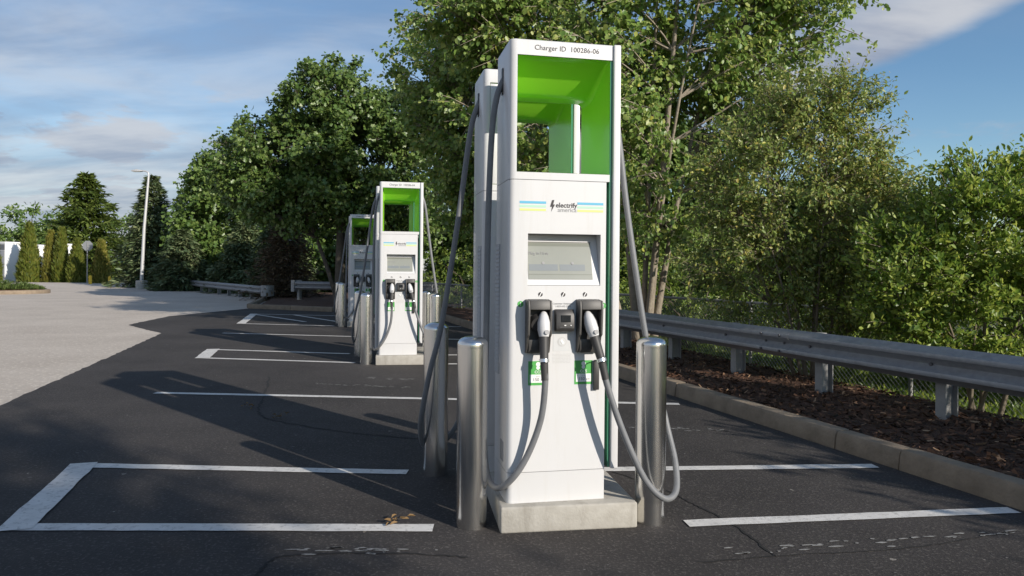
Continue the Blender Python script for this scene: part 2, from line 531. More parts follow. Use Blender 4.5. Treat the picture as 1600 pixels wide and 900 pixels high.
lot_edge = ragged((-2.4, -6), (-5.04, 7.06), 110, 0.014) + ragged((-5.04, 7.06), (-7.2, 14.75), 70, 0.018) + ragged((-7.2, 14.75), (-9.0, 16.8), 20, 0.025) + ragged((-9.0, 16.8), (-9.5, 20), 16, 0.03) + [(-8.66, 23.86), (-5.5, 22.38), (-2.87, 22.33), (kerb_x(-6), -6)]
lot = sheet('parking_lot', lot_edge[::-1], 0.004, 'asphalt_dark')
tag(lot, kind='structure')


def line(p, q, w, z=0.009):
    a, b = Vector((*p, 0)), Vector((*q, 0))
    d = (b - a).normalized(); nrm = Vector((-d.y, d.x, 0)) * (w / 2)
    L = (b - a).length; n = max(2, int(L / 0.12))
    top, bot = [], []
    for i in range(n + 1):
        c = a + d * (L * i / n)
        top.append(c + nrm * (1 + rng.uniform(-0.07, 0.07))); bot.append(c - nrm * (1 + rng.uniform(-0.07, 0.07)))
    vv = [(p_.x, p_.y, z) for p_ in bot] + [(p_.x, p_.y, z) for p_ in top]
    ff = [(i, i + 1, n + 2 + i, n + 1 + i) for i in range(n)]
    me = bpy.data.meshes.new('line_marking'); me.from_pydata(vv, [], ff)
    return link('line_marking', me, 'line_paint', lot)


line((-2.66, 3.80), (-0.41, 3.84), 0.105)
line((-2.95, 4.98), (-0.70, 4.88), 0.105)
line((-2.60, 3.745), (-2.985, 5.03), 0.17, 0.0115)
line((0.97, 3.94), (2.96, 4.21), 0.10)
line((0.60, 4.99), (2.62, 5.14), 0.10)
line((-3.89, 7.84), (1.75, 7.45), 0.10)
line((-4.72, 10.85), (-2.28, 10.45), 0.10)
line((-5.0, 11.95), (-2.6, 11.52), 0.10)
line((-4.66, 10.80), (-4.99, 12.0), 0.20, 0.0115)
line((-0.95, 10.40), (0.85, 10.62), 0.10)
line((-1.25, 11.45), (0.55, 11.62), 0.10)
line((-6.0, 14.9), (-0.25, 13.85), 0.10)
line((-6.6, 17.4), (-4.2, 16.95), 0.10)
line((-7.55, 20.95), (-4.6, 20.4), 0.10)
line((-6.55, 17.35), (-7.55, 21.0), 0.20, 0.0115)
line((-7.4, 20.7), (-5.2, 18.1), 0.10, 0.0115)
line((-6.3, 20.7), (-4.4, 18.2), 0.10, 0.0115)
line((-2.8, 16.85), (-1.2, 17.05), 0.10)


def crack(pts, w):
    p = catmull([(x, y, 0) for x, y in pts], 14)
    vv, n = [], len(p)
    for i, c in enumerate(p):
        t = (p[min(i + 1, n - 1)] - p[max(i - 1, 0)]).normalized()
        nr = Vector((-t.y, t.x, 0))
        off = nr * rng.uniform(-w, w) * 0.9
        ww = w * rng.uniform(0.25, 1.0)
        vv += [tuple(c + off + nr * ww + Vector((0, 0, 0.0068))), tuple(c + off - nr * ww + Vector((0, 0, 0.0068)))]
    ff = [(2 * i, 2 * i + 1, 2 * i + 3, 2 * i + 2) for i in range(n - 1)]
    me = bpy.data.meshes.new('crack'); me.from_pydata(vv, [], ff)
    return link('crack', me, 'crack_dark', lot)


crack([(-3.05, 9.05), (-2.62, 7.6), (-2.45, 6.95), (-2.2, 6.55), (-1.5, 6.1), (-0.75, 5.85)], 0.016)
crack([(0.62, 5.05), (0.95, 4.6), (1.10, 4.25), (1.22, 3.95), (1.3, 3.5)], 0.009)
crack([(-1.12, 2.95), (-1.14, 3.35), (-1.05, 3.46), (-0.6, 3.5), (-0.2, 3.46)], 0.010)
crack([(0.9, 3.42), (1.4, 3.52), (2.0, 3.62), (2.6, 3.82)], 0.007)

def worn(p, q, n, w, seed, size=.012):
    r5 = random.Random(seed); mb = MB()
    a, b = Vector((*p, 0)), Vector((*q, 0)); d = (b - a).normalized(); nr = Vector((-d.y, d.x, 0)); L = (b - a).length
    for i in range(n):
        c = a + d * (L * r5.random()) + nr * r5.gauss(0, w * .8); l = r5.uniform(.6, 5) * size; m = r5.randint(5, 8)
        mb.add([c + d * (l * math.cos(6.283 * j / m) * r5.uniform(.6, 1)) + nr * (size * r5.uniform(.3, 1.0) * math.sin(6.283 * j / m)) + Vector((0, 0, .0075)) for j in range(m)], [tuple(range(m))])
    me = bpy.data.meshes.new('worn_paint'); me.from_pydata(mb.v, [], mb.f)
    tag(link('worn_paint', me, 'worn', lot), kind='stuff')


worn((-1.1, 3.52), (-0.35, 3.54), 26, .022, 1)
worn((1.05, 3.55), (2.75, 3.86), 38, .03, 2)
worn((-2.35, 8.55), (-0.7, 8.25), 40, .03, 3)
worn((-1.9, 9.1), (-1.2, 8.9), 16, .05, 4, .015)
worn((0.9, 6.35), (1.9, 6.25), 36, .03, 5)
worn((-4, 5.5), (2.4, 5.9), 40, .6, 6, .004)
worn((-4, 3.3), (2.6, 3.6), 40, .5, 7, .003)
worn((-6, 12.8), (-1, 9.5), 50, .6, 8, .006)

# planting bed behind the kerb (follows the ground) with mulch chips
bed_pts = []


def make_bed():
    v, f = [], []
    ss = [0.15, 0.45, 0.8, 1.2, 1.6, 1.9, 2.3]
    tt = np.linspace(-8, 19.4, 120)
    r2 = random.Random(2)
    for t in tt:
        for s_ in ss:
            y = 4.22 + t * kd.y + s_ * kn.y
            x = 3.01 + t * kd.x + s_ * kn.x
            v.append((x, y, (0.115 if s_ < 1.9 else ground_z(x, y) + 0.02) + r2.uniform(-0.012, 0.02)))
    n = len(ss)
    f = [(j * n + i, j * n + i + 1, (j + 1) * n + i + 1, (j + 1) * n + i) for j in range(len(tt) - 1) for i in range(n - 1)]
    me = bpy.data.meshes.new('planting_bed'); me.from_pydata(v, [], f)
    o = tag(link('planting_bed', me, 'mulch', smooth=60), kind='structure')
    poly = [(-8.4, 23.98), (-5.5, 22.55), (-2.7, 22.5), (-1.5, 24), (-3, 30), (-8, 36), (-11.2, 35.2)]
    o2 = tag(sheet('planting_bed', poly, 0.125, 'mulch'), kind='structure')
    # chips
    n = 14000
    g = np.random.default_rng(3)
    t = -2 + 16 * g.random(n) ** 1.5; s_ = 0.17 + 2.0 * g.random(n)
    X = 3.01 + t * kd.x + s_ * kn.x; Y = 4.22 + t * kd.y + s_ * kn.y
    Z = np.where(s_ < 1.75, 0.125, np.array([ground_z(a, b) for a, b in zip(X, Y)]) + 0.035)
    P = np.stack([X, Y, Z + g.random(n) * 0.02], 1)
    d = g.normal(size=(n, 3)) * (1, 1, 0.35)
    nn = g.normal(size=(n, 3)) * 0.5 + (0, 0, 1)
    c = leaves_mesh('mulch_chips', P, d, nn, g.uniform(0.025, 0.08, n), 'chip')
    tag(link('mulch_chips', c, 'mulch_chip', o), kind='stuff')


LEAF = {
    'round': ([(0, 0, 0), (0.25, 0.40, 0.10), (0.25, -0.40, 0.10), (0.68, 0.36, 0.06), (0.68, -0.36, 0.06), (1, 0, -0.06)], [(0, 2, 4, 5), (0, 5, 3, 1)]),
    'oval': ([(0, 0, 0), (0.35, 0.24, 0.07), (0.35, -0.24, 0.07), (0.70, 0.19, 0.03), (0.70, -0.19, 0.03), (1, 0, -0.08)], [(0, 2, 4, 5), (0, 5, 3, 1)]),
    'narrow': ([(0, 0, 0), (0.5, 0.17, 0.05), (0.5, -0.17, 0.05), (1, 0, -0.05)], [(0, 2, 3), (0, 3, 1)]),
    'lobed': ([(0, 0, 0), (0.25, 0.30, 0.04), (0.45, 0.14, 0), (0.65, 0.42, 0.06), (1, 0, -0.1), (0.65, -0.42, 0.06), (0.45, -0.14, 0), (0.25, -0.30, 0.04)], [(0, 7, 6), (0, 6, 2), (0, 2, 1), (6, 5, 4), (6, 4, 2), (2, 4, 3)]),
    'spray': ([(0, 0, 0), (0.4, 0.14, 0.03), (0.4, -0.14, 0.03), (1, 0, -0.04)], [(0, 2, 3, 1)]),
    'chip': ([(-0.5, -0.16, 0), (0.5, -0.12, 0), (0.5, 0.14, 0.02), (-0.5, 0.16, 0.02)], [(0, 1, 2, 3)]),
}


def leaves_mesh(name, P, D, Nn, size, kind):
    """one mesh of many leaves: P base points, D leaf directions, Nn rough normals"""
    tv, tf = LEAF[kind]
    tv = np.array(tv); n = len(P); k = len(tv)
    D = D / (np.linalg.norm(D, axis=1, keepdims=True) + 1e-9)
    S = np.cross(Nn, D); S /= (np.linalg.norm(S, axis=1, keepdims=True) + 1e-9)
    Nn = np.cross(D, S)
    size = np.asarray(size)[:, None, None]
    V = P[:, None, :] + size * (tv[None, :, 0:1] * D[:, None, :] + tv[None, :, 1:2] * S[:, None, :] + tv[None, :, 2:3] * Nn[:, None, :])
    V = V.reshape(-1, 3)
    loops = np.concatenate([np.array(f) for f in tf]); counts = np.array([len(f) for f in tf])
    allloops = (loops[None, :] + (np.arange(n) * k)[:, None]).reshape(-1)
    allcounts = np.tile(counts, n)
    starts = np.concatenate([[0], np.cumsum(allcounts)[:-1]])
    me = bpy.data.meshes.new(name)
    me.vertices.add(len(V)); me.vertices.foreach_set('co', V.astype(np.float32).reshape(-1))
    me.loops.add(len(allloops)); me.loops.foreach_set('vertex_index', allloops.astype(np.int32))
    me.polygons.add(len(allcounts)); me.polygons.foreach_set('loop_start', starts.astype(np.int32))
    me.update(calc_edges=True)
    return me


make_bed()

# kerb stones
kerb = thing('kerb', 'concrete kerb of stone lengths between parking lot and mulch bed', 'kerb')
tag(kerb, kind='structure')


def kerb_run(a, b, lengths, w=0.16, h=0.145):
    """a row of kerb stones whose lot face runs from a to b (bed on the right hand side)"""
    a, b = Vector((*a, 0)), Vector((*b, 0))
    d = (b - a).normalized(); nr = Vector((d.y, -d.x, 0)); L = (b - a).length
    t = 0; i = 0
    while t < L - 0.05:
        l = min(lengths[i % len(lengths)], L - t)
        dz = rng.uniform(-0.006, 0.006); dn = rng.uniform(-0.006, 0.006)
        prof = [(0.0, -0.05), (0.018, h - 0.035), (0.035, h), (w, h), (w, -0.05)]
        mb = MB()
        n = len(prof)
        vv = []
        for tt_ in (t + 0.006, t + l - 0.006):
            for q, z in prof:
                p_ = a + d * tt_ + nr * (q + dn); vv.append((p_.x, p_.y, z + dz))
        mb.add(vv, [tuple(range(n)), tuple(range(n, 2 * n))[::-1]] + [(j, n + j, n + (j + 1) % n, (j + 1) % n) for j in range(n)])
        part('kerb_stone', mb, 'kerb_concrete', kerb, bevel=0.008, seg=2)
        t += l; i += 1


kerb_run((kerb_x(-1.5), -1.5), (kerb_x(22.3), 22.3), [2.4, 2.4, 2.1, 0.62, 2.4, 2.4])
kerb_run((-8.66, 23.86), (-5.5, 22.40), [1.8])
kerb_run((-5.5, 22.40), (kerb_x(22.35), 22.36), [1.3])
kerb_run((-11.5, 35.0), (-8.7, 24.0), [2.4])

# ------------------------------------------------------------------ chargers
CH_L, CH_R, CH_Y0, CH_Y1 = -0.31, 0.31, -0.20, 0.20     # width and depth
Z_TOP = 2.495


def ring_prism(xs, zs, hole, y0, y1, radius, top_bevel):
    """block with a rectangular through-opening; xs, zs grids, hole = cell indices removed; the x=min vertical edges are rounded"""
    bm = bmesh.new()
    vg = {}
    def V(i, k, y):
        key = (i, k, y)
        if key not in vg:
            vg[key] = bm.verts.new((xs[i], y, zs[k]))
        return vg[key]
    cells = [(i, k) for i in range(len(xs) - 1) for k in range(len(zs) - 1) if (i, k) not in hole]
    cs = set(cells)
    for i, k in cells:
        bm.faces.new([V(i, k, y0), V(i + 1, k, y0), V(i + 1, k + 1, y0), V(i, k + 1, y0)])
        bm.faces.new([V(i, k, y1), V(i, k + 1, y1), V(i + 1, k + 1, y1), V(i + 1, k, y1)])
        for (di, dk, a, b) in ((-1, 0, (i, k), (i, k + 1)), (1, 0, (i + 1, k), (i + 1, k + 1)), (0, -1, (i, k), (i + 1, k)), (0, 1, (i, k + 1), (i + 1, k + 1))):
            if (i + di, k + dk) not in cs:
                bm.faces.new([V(*a, y0), V(*b, y0), V(*b, y1), V(*a, y1)])
    bmesh.ops.recalc_face_normals(bm, faces=bm.faces)
    x0 = min(xs)
    es = [e for e in bm.edges if all(abs(v.co.x - x0) < 1e-6 for v in e.verts) and abs(e.verts[0].co.y - e.verts[1].co.y) < 1e-6 and abs(e.verts[0].co.x - e.verts[1].co.x) < 1e-6 and len(e.link_faces) == 2 and e.calc_face_angle() > 0.5 and abs(e.verts[0].co.z - e.verts[1].co.z) > 1e-6]
    bmesh.ops.bevel(bm, geom=es, offset=radius, segments=6, profile=0.5, affect='EDGES')
    if top_bevel:
        zt = max(zs)
        es = [e for e in bm.edges if all(abs(v.co.z - zt) < 1e-6 for v in e.verts) and len(e.link_faces) == 2 and e.calc_face_angle() > 0.5]
        bmesh.ops.bevel(bm, geom=es, offset=top_bevel, segments=3, profile=0.5, affect='EDGES')
    me = bpy.data.meshes.new('block'); bm.to_mesh(me); bm.free()
    return me


def make_liner():
    """green tunnel through the top of the charger; ceiling and sides close in towards the back"""
    prof_n = 8
    def prof(t):
        e = t ** 1.4
        xl = -0.269 + 0.030 * e; xr = 0.2515 - 0.042 * e; q_ = min(1, max(0, (t - 0.10) / 0.62)); zt = 2.407 - 0.155 * (0.15 * q_ * q_ * (3 - 2 * q_) + 0.85 * q_); zb = 1.7815
        rr = 0.010 + 0.022 * min(1, t * 2.2)
        pts = [(xl, zb)]
        for j in range(prof_n + 1):
            a = math.pi - (math.pi / 2) * j / prof_n
            pts.append((xl + rr + rr * math.cos(a), zt - rr + rr * math.sin(a)))
        for j in range(prof_n + 1):
            a = math.pi / 2 - (math.pi / 2) * j / prof_n
            pts.append((xr - rr + rr * math.cos(a), zt - rr + rr * math.sin(a)))
        pts.append((xr, zb))
        return pts
    K = 14
    vv, ff = [], []
    for i in range(K + 1):
        t = i / K
        y = -0.197 + 0.392 * t
        vv += [(x, y, z) for x, z in prof(t)]
    n = len(prof(0))
    for i in range(K):
        for j in range(n):
            ff.append((i * n + j, i * n + (j + 1) % n, (i + 1) * n + (j + 1) % n, (i + 1) * n + j))
    me = bpy.data.meshes.new('window_liner'); me.from_pydata(vv, [], ff)
    # flip normals inward is not needed (double sided)
    # back rim: white ring between liner end and the frame
    p = prof(1.0)
    rv, rf = [], []
    outer = []
    for x, z in p:
        ox = -0.2695 if x < -0.15 else (0.2665 if x > 0.12 else x)
        oz = 2.4095 if z > 2.2 else z
        outer.append((ox, oz))
    for y in (0.1955, 0.199):
        rv += [(x, y, z) for x, z in p] + [(x, y, z) for x, z in outer]
    for j in range(n - 1):
        rf.append((j, j + 1, n + j + 1, n + j)); rf.append((2 * n + j, 3 * n + j, 3 * n + j + 1, 2 * n + j + 1))
        rf.append((j, 2 * n + j, 2 * n + j + 1, j + 1))
    me2 = bpy.data.meshes.new('rear_rim'); me2.from_pydata(rv, [], rf)
    return me, me2


def disc(mb, x, z, r, y0, y1, n=20):
    mb.prism([(x + r * math.cos(2 * math.pi * k / n), z + r * math.sin(2 * math.pi * k / n)) for k in range(n)], y0, y1, 'y')
    return mb


def make_charger(ident):
    c = thing('charging_station', 'white charging station', 'charger', group='charging stations in a row')
    FY = CH_Y0                                           # front plane
    me = ring_prism([CH_L, -0.2045, 0.2045, 0.235], [0.166, 1.17, 1.45, 1.738], {(1, 1)}, FY, CH_Y1, 0.032, 0)
    body = link('housing', me, 'white_panel', c, smooth=35)
    me = ring_prism([CH_L, 0.235], [0.0, 0.163], set(), FY, CH_Y1, 0.032, 0)
    link('base_cover', me, 'white_panel', c, smooth=35)
    part('inner_core', MB().box(-0.275, 0.2505, -0.085, 0.170, 0.01, 1.70), 'dark_core', c)
    me = ring_prism([CH_L, -0.270, 0.253, 0.2675], [1.741, 1.780, 2.410, Z_TOP], {(1, 1), (2, 1), (2, 0)}, FY, CH_Y1, 0.032, 0.010)
    link('window_frame', me, 'white_paint', c, smooth=35)
    l1, l2 = make_liner()
    link('window_liner', l1, 'green_liner', c, smooth=40)
    link('rear_rim', l2, 'white_paint', c)
    part('side_fin', MB().box(0.2690, CH_R, FY - 0.014, CH_Y1, 0.166, Z_TOP - 0.001), 'white_paint', c, bevel=0.006, seg=3)
    part('glass_strip', MB().box(0.2545, 0.2675, FY + 0.006, CH_Y1 - 0.01, 0.17, 2.407), 'green_glass', c)
    part('back_panel', MB().box(-0.268, 0.225, CH_Y1 + 0.001, CH_Y1 + 0.007, 0.18, 1.725), 'white_panel', c, bevel=0.002)
    # screen in its recess: bottom flush, top set back
    sc = MB()
    y_b, y_t, z_b, z_t = FY + 0.004, FY + 0.085, 1.172, 1.448
    sc.add([(-0.2035, y_b, z_b), (0.2035, y_b, z_b), (0.2035, y_t, z_t), (-0.2035, y_t, z_t), (-0.2035, y_b + 0.02, z_b), (0.2035, y_b + 0.02, z_b), (0.2035, y_t + 0.02, z_t), (-0.2035, y_t + 0.02, z_t)],
           [(0, 1, 2, 3), (7, 6, 5, 4), (0, 4, 5, 1), (1, 5, 6, 2), (2, 6, 7, 3), (3, 7, 4, 0)])
    bez = part('screen_bezel', sc, 'white_panel', c)
    def on_screen(x, z, lift):
        k = (z - z_b) / (z_t - z_b)
        return (x, y_b + (y_t - y_b) * k - lift, z)
    def screen_quad(name, x0, x1, z0, z1, lift, material, parent):
        q = MB()
        a = [on_screen(x0, z0, lift), on_screen(x1, z0, lift), on_screen(x1, z1, lift), on_screen(x0, z1, lift)]
        b = [(p[0], p[1] + 0.0012, p[2]) for p in a]
        q.add(a + b, [(0, 1, 2, 3), (7, 6, 5, 4), (0, 4, 5, 1), (1, 5, 6, 2), (2, 6, 7, 3), (3, 7, 4, 0)])
        return part(name, q, material, parent)
    scr = screen_quad('screen', -0.197, 0.165, 1.203, 1.405, 0.0025, 'lcd', bez)
    screen_quad('screen_bar', -0.196, 0.164, 1.2285, 1.2315, 0.0035, 'lcd_bar', bez)
    screen_quad('screen_bar', -0.196, 0.164, 1.385, 1.402, 0.0035, 'lcd_bar', bez)
    screen_quad('screen_button', -0.190, -0.030, 1.250, 1.285, 0.0035, 'lcd_button', bez)
    screen_quad('screen_button', -0.018, 0.125, 1.250, 1.285, 0.0035, 'lcd_button', bez)
    screen_quad('screen_edge', -0.200, 0.168, 1.4055, 1.409, 0.003, 'print_dark', bez)
    tilt = math.atan2(y_t - y_b, z_t - z_b)
    def screen_text(s, size, x, z, material, align='LEFT'):
        o = text('screen_text', s, size, material, bez, on_screen(x, z, 0.0045), align)
        o.rotation_euler = (R(90) - tilt, 0, 0)
        return o
    screen_text('Plug in First', 0.024, -0.192, 1.345, 'print_grey')
    for cxs in (-0.11, 0.055):
        q = MB(); disc(q, 0, 0, 0.008, -0.0006, 0.0006, 14)
        o = part('screen_icon', q, 'print_grey', bez); o.location = on_screen(cxs, 1.292, 0.0048); o.rotation_euler = (-tilt, 0, 0)
    # printed marks on the front (flat, just proud of the panel)
    py = FY - 0.0012
    def plate(name, x0, x1, z0, z1, material, parent=c, y=py, t=0.0016):
        return part(name, MB().box(x0, x1, y, y + t, z0, z1), material, parent)
    zl = 1.597
    for x0, x1 in ((-0.252, -0.106), (0.070, 0.218)):
        plate('stripe', x0, x1, zl + 0.014, zl + 0.027, 'stripe_blue')
        plate('stripe', x0, x1, zl - 0.005, zl + 0.006, 'stripe_mint')
        plate('stripe', x0, x1, zl - 0.025, zl - 0.013, 'stripe_lime')
    bolt = MB()
    bolt.prism([(-0.073, zl + 0.035), (-0.060, zl + 0.037), (-0.066, zl + 0.012), (-0.056, zl + 0.012), (-0.078, zl - 0.028), (-0.073, zl - 0.001), (-0.084, zl - 0.001)], py, py + 0.0016, 'y')
    part('logo_bolt', bolt, 'print_dark', c)
    text('logo_text', 'electrify', 0.037, 'print_dark', c, (0.008, py, zl + 0.008), bold=0.0006)
    text('logo_text', 'america', 0.034, 'print_grey', c, (0.012, py, zl - 0.017))
    if ident:
        text('identity_text', 'Charger ID  ' + ident, 0.0385, 'print_dark', c, (0.005, py, 2.452))
    # lock marks above the holsters
    for x in (-0.133, -0.006, 0.117):
        q = MB(); disc(q, x, 1.122, 0.0125, py, py + 0.0016); part('lock_mark', q, 'print_dark', c)
        s_ = part('lock_slash', MB().box(-0.0022, 0.0022, -0.0008, 0.0008, -0.014, 0.014), 'sticker_white', c)
        s_.location = (x, py - 0.0012, 1.122); s_.rotation_euler = (0, R(28), 0)
    text('brand_text', 'signet', 0.010, 'print_faint', c, (-0.006, py, 1.150)) if False else None
    # connector numbers
    for x, z, s_ in ((-0.243, 1.070, '1'), (0.222, 1.060, '2')):
        q = MB(); disc(q, x, z, 0.0165, py, py + 0.0016); part('number_badge', q, 'sticker_green', c)
        text('number_text', s_, 0.028, 'sticker_white', c, (x, py - 0.0012, z - 0.001))
    # holsters
    for x in (-0.151, 0.132):
        w, z0, z1 = 0.066, 0.808, 1.096
        hb = MB()
        hb.box(x - w + 0.012, x + w - 0.012, FY - 0.012, FY - 0.001, z0, z1 - 0.012)         # back plate
        h = part('holster', hb, 'black_plastic', c)
        for s_ in (-1, 1):
            xa = x + s_ * w; xb = x + s_ * (w - 0.012)
            sd = MB()
            sd.prism([(FY - 0.001, z0), (FY - 0.001, z1), (FY - 0.070, z1 - 0.006), (FY - 0.080, z1 - 0.05), (FY - 0.070, z0 + 0.10), (FY - 0.050, z0 + 0.085), (FY - 0.030, z0 + 0.012), (FY - 0.020, z0)], min(xa, xb), max(xa, xb), 'x')
            part('cheek', sd, 'holster_plastic', h, bevel=0.003)
        hd = MB()
        hd.prism([(FY - 0.001, z1 - 0.034), (FY - 0.001, z1 + 0.001), (FY - 0.071, z1 - 0.005), (FY - 0.082, z1 - 0.052), (FY - 0.074, z1 - 0.054), (FY - 0.064, z1 - 0.036)], x - w + 0.0122, x + w - 0.0122, 'x')
        part('hood', hd, 'holster_plastic', h, bevel=0.003)
        soc = MB(); soc.tube([(x, FY - 0.012, z0 + 0.17), (x, FY - 0.05, z0 + 0.155)], [0.046, 0.043], 18); part('socket', soc, 'black_plastic', h, smooth=35)
        lip = MB(); lip.prism([(FY - 0.012, z0), (FY - 0.012, z0 + 0.06), (FY - 0.045, z0 + 0.075), (FY - 0.042, z0 + 0.02), (FY - 0.03, z0)], x - w + 0.0122, x + w - 0.0122, 'x')
        part('tray', lip, 'holster_plastic', h, bevel=0.003)
    # card reader
    rd = MB(); rd.prism([(FY - 0.001, 0.925), (FY - 0.001, 1.042), (FY - 0.030, 1.042), (FY - 0.046, 1.015), (FY - 0.050, 0.940), (FY - 0.040, 0.925)], -0.056, 0.046, 'x')
    rp = part('card_reader', rd, 'black_plastic', c, bevel=0.004)
    part('reader_screen', MB().box(-0.028, 0.024, FY - 0.0512, FY - 0.046, 0.975, 1.012), 'glass_black', rp)
    part('reader_slot', MB().box(-0.040, 0.034, FY - 0.0525, FY - 0.047, 0.944, 0.951), 'dark_core', rp)
    part('reader_key', MB().box(-0.012, -0.002, FY - 0.053, FY - 0.047, 0.955, 0.960), 'sticker_white', rp)
    part('reader_key', MB().box(0.022, 0.028, FY - 0.053, FY - 0.047, 0.955, 0.960), 'sticker_white', rp)
    text('help_text', 'Customer Assistance', 0.0135, 'print_grey', c, (-0.006, py, 1.072))
    text('help_text', '1-833-632-2778', 0.0135, 'print_grey', c, (-0.006, py, 1.057))
    plate('tap_sticker', -0.060, 0.040, 0.815, 0.915, 'nfc_grey')
    q = MB(); disc(q, -0.010, 0.865, 0.026, py - 0.0010, py + 0.0004); o = part('tap_ring', q, 'print_faint', c)
    q = MB(); disc(q, -0.010, 0.865, 0.020, py - 0.0018, py); part('tap_ring', q, 'nfc_grey', c)
    s_ = part('tap_card', MB().box(-0.006, 0.006, -0.0006, 0.0006, -0.012, 0.012), 'sticker_white', c)
    s_.location = (-0.010, py - 0.0034, 0.865); s_.rotation_euler = (0, R(-35), 0)
    r3 = random.Random(8)
    for k in range(7):                                  # fine print, too small to read
        x = -0.062
        while x < 0.040:
            l = r3.uniform(0.008, 0.024)
            plate('fine_print', x, min(x + l, 0.043), 0.797 - k * 0.0078, 0.7995 - k * 0.0078, 'print_faint')
            x += l + 0.004
    # green stickers
    for x0, x1 in ((-0.197, -0.089), (0.061, 0.163)):
        plate('plug_sticker', x0, x1, 0.632, 0.762, 'sticker_green')
        plate('power_label', x0 + 0.009, x1 - 0.008, 0.646, 0.690, 'sticker_white', y=py - 0.0011)
        xm = (x0 + x1) / 2
        q = MB(); disc(q, xm, 0.745, 0.012, py - 0.0011, py); part('plug_icon', q, 'sticker_white', c)
        q = MB(); disc(q, xm, 0.726, 0.010, py - 0.0011, py); part('plug_icon', q, 'sticker_white', c)
        text('plug_text', 'CCS', 0.021, 'sticker_white', c, (xm, py - 0.0011, 0.703), bold=0.0003)
        text('power_text', '150', 0.024, 'print_grey', c, (xm - 0.011, py - 0.0022, 0.662), bold=0.0003)
        text('power_text', 'kW', 0.014, 'print_faint', c, (xm + 0.027, py - 0.0022, 0.660))
        text('power_text', 'up to', 0.010, 'print_faint', c, (xm, py - 0.0022, 0.680))
    # sides
    for s_ in (-1, 1):
        xs_ = CH_L - 0.002 if s_ < 0 else CH_R + 0.002
        g = part('side_grille', MB().box(xs_ - 0.002, xs_ + 0.002, 0.045, 0.165, 0.66, 1.40), 'grille_grey', c)
        for k in range(30):
            z = 0.68 + k * 0.024
            sl = bpy.data.objects.new('louvre', LOUVRE) ; COL.objects.link(sl); sl.parent = g
            sl.location = (xs_ + s_ * 0.003, 0.105, z); sl.scale = (s_, 1, 1)
        pm = MB(); pm.box(min(xs_, xs_ + s_ * 0.004), max(xs_, xs_ + s_ * 0.004), -0.012, 0.022, 2.235, 2.385)
        part('cable_port', pm, 'black_plastic', c, bevel=0.0015)
    part('rating_plate', MB().box(CH_L - 0.0025, CH_L + 0.001, -0.10, -0.02, 0.17 + 0.03, 0.17 + 0.14), 'cabinet_grey', c)
    # cables with their plugs
    left = [(-0.135, FY - 0.105, 0.765), (-0.130, FY - 0.108, 0.66), (-0.145, FY - 0.085, 0.47), (-0.205, FY - 0.055, 0.28), (-0.285, FY - 0.03, 0.145), (-0.355, FY + 0.05, 0.075), (-0.390, FY + 0.17, 0.13), (-0.398, FY + 0.22, 0.40), (-0.392, 0.01, 0.9), (-0.388, 0.005, 1.5), (-0.372, 0.005, 2.0), (-0.345, 0.005, 2.22), (-0.300, 0.005, 2.335)]
    right = [(0.178, FY - 0.120, 0.765), (0.200, FY - 0.128, 0.66), (0.262, FY - 0.14, 0.47), (0.345, FY - 0.15, 0.27), (0.430, FY - 0.155, 0.115), (0.530, FY - 0.15, 0.03), (0.615, FY - 0.10, 0.055), (0.650, FY - 0.01, 0.18), (0.640, FY + 0.08, 0.36), (0.600, FY + 0.13, 0.60), (0.540, FY + 0.16, 0.86), (0.480, -0.02, 1.25), (0.425, 0.0, 1.65), (0.375, 0.005, 2.05), (0.345, 0.005, 2.22), (0.300, 0.005, 2.345)]
    for path, top, lean in ((left, (-0.128, FY - 0.052, 1.035), 0.010), (right, (0.112, FY - 0.052, 1.035), 0.0)):
        cb = part('cable', MB().tube(catmull(path, 9), 0.0175, 12), 'cable_rubber', c, smooth=50)
        b = Vector(path[0]); t = Vector(top)
        ax = (b - t)
        pg = MB()
        cen = [t + ax * q for q in (0.0, 0.03, 0.10, 0.22, 0.36, 0.46, 0.50)]
        pg.tube(cen, [0.006, 0.017, 0.027, 0.035, 0.036, 0.030, 0.027], 18, sx=0.95)
        p1 = part('plug_shell', pg, 'plug_silver', cb, smooth=50)
        gr = MB(); gr.tube([t + ax * q for q in (0.49, 0.55, 0.80, 0.93)], [0.026, 0.0255, 0.0235, 0.0225], 16); part('plug_grip', gr, 'grip_rubber', cb, smooth=50)
        co = MB(); co.tube([t + ax * q for q in (0.92, 0.925, 0.985, 0.99)], [0.024, 0.0265, 0.0265, 0.024], 16); part('collar', co, 'collar_metal', cb, smooth=50)
        sl = MB(); sl.tube([b - ax * 0.005, b + (Vector(path[1]) - b) * 0.85], [0.0215, 0.0195], 14); part('strain_relief', sl, 'grip_rubber', cb, smooth=50)
        nose = MB(); nose.tube([t + ax * 0.18 + Vector((0, 0.010, 0)), t + ax * 0.14 + Vector((0, 0.045, 0.0))], [0.030, 0.032], 16); part('plug_nose', nose, 'black_plastic', cb, smooth=40)
        em = MB(); cpt = t + ax * 0.40 + Vector((0.008, -0.036, 0.0)); em.lathe([(0.0125, -0.002), (0.0125, 0.002)], 16); e = part('plug_emblem', em, 'print_grey', cb); e.location = cpt; e.rotation_euler = (R(78), 0, R(8))
    part('lock_tag', MB().box(0.166, 0.197, FY - 0.020, FY - 0.008, 0.602, 0.765), 'black_plastic', c, bevel=0.003)
    st = MB(); st.tube([(0.182, FY - 0.012, 0.76), (0.180, FY - 0.06, 0.775), (0.176, FY - 0.105, 0.778)], 0.003, 6); part('tag_strap', st, 'collar_metal', c)
    return c


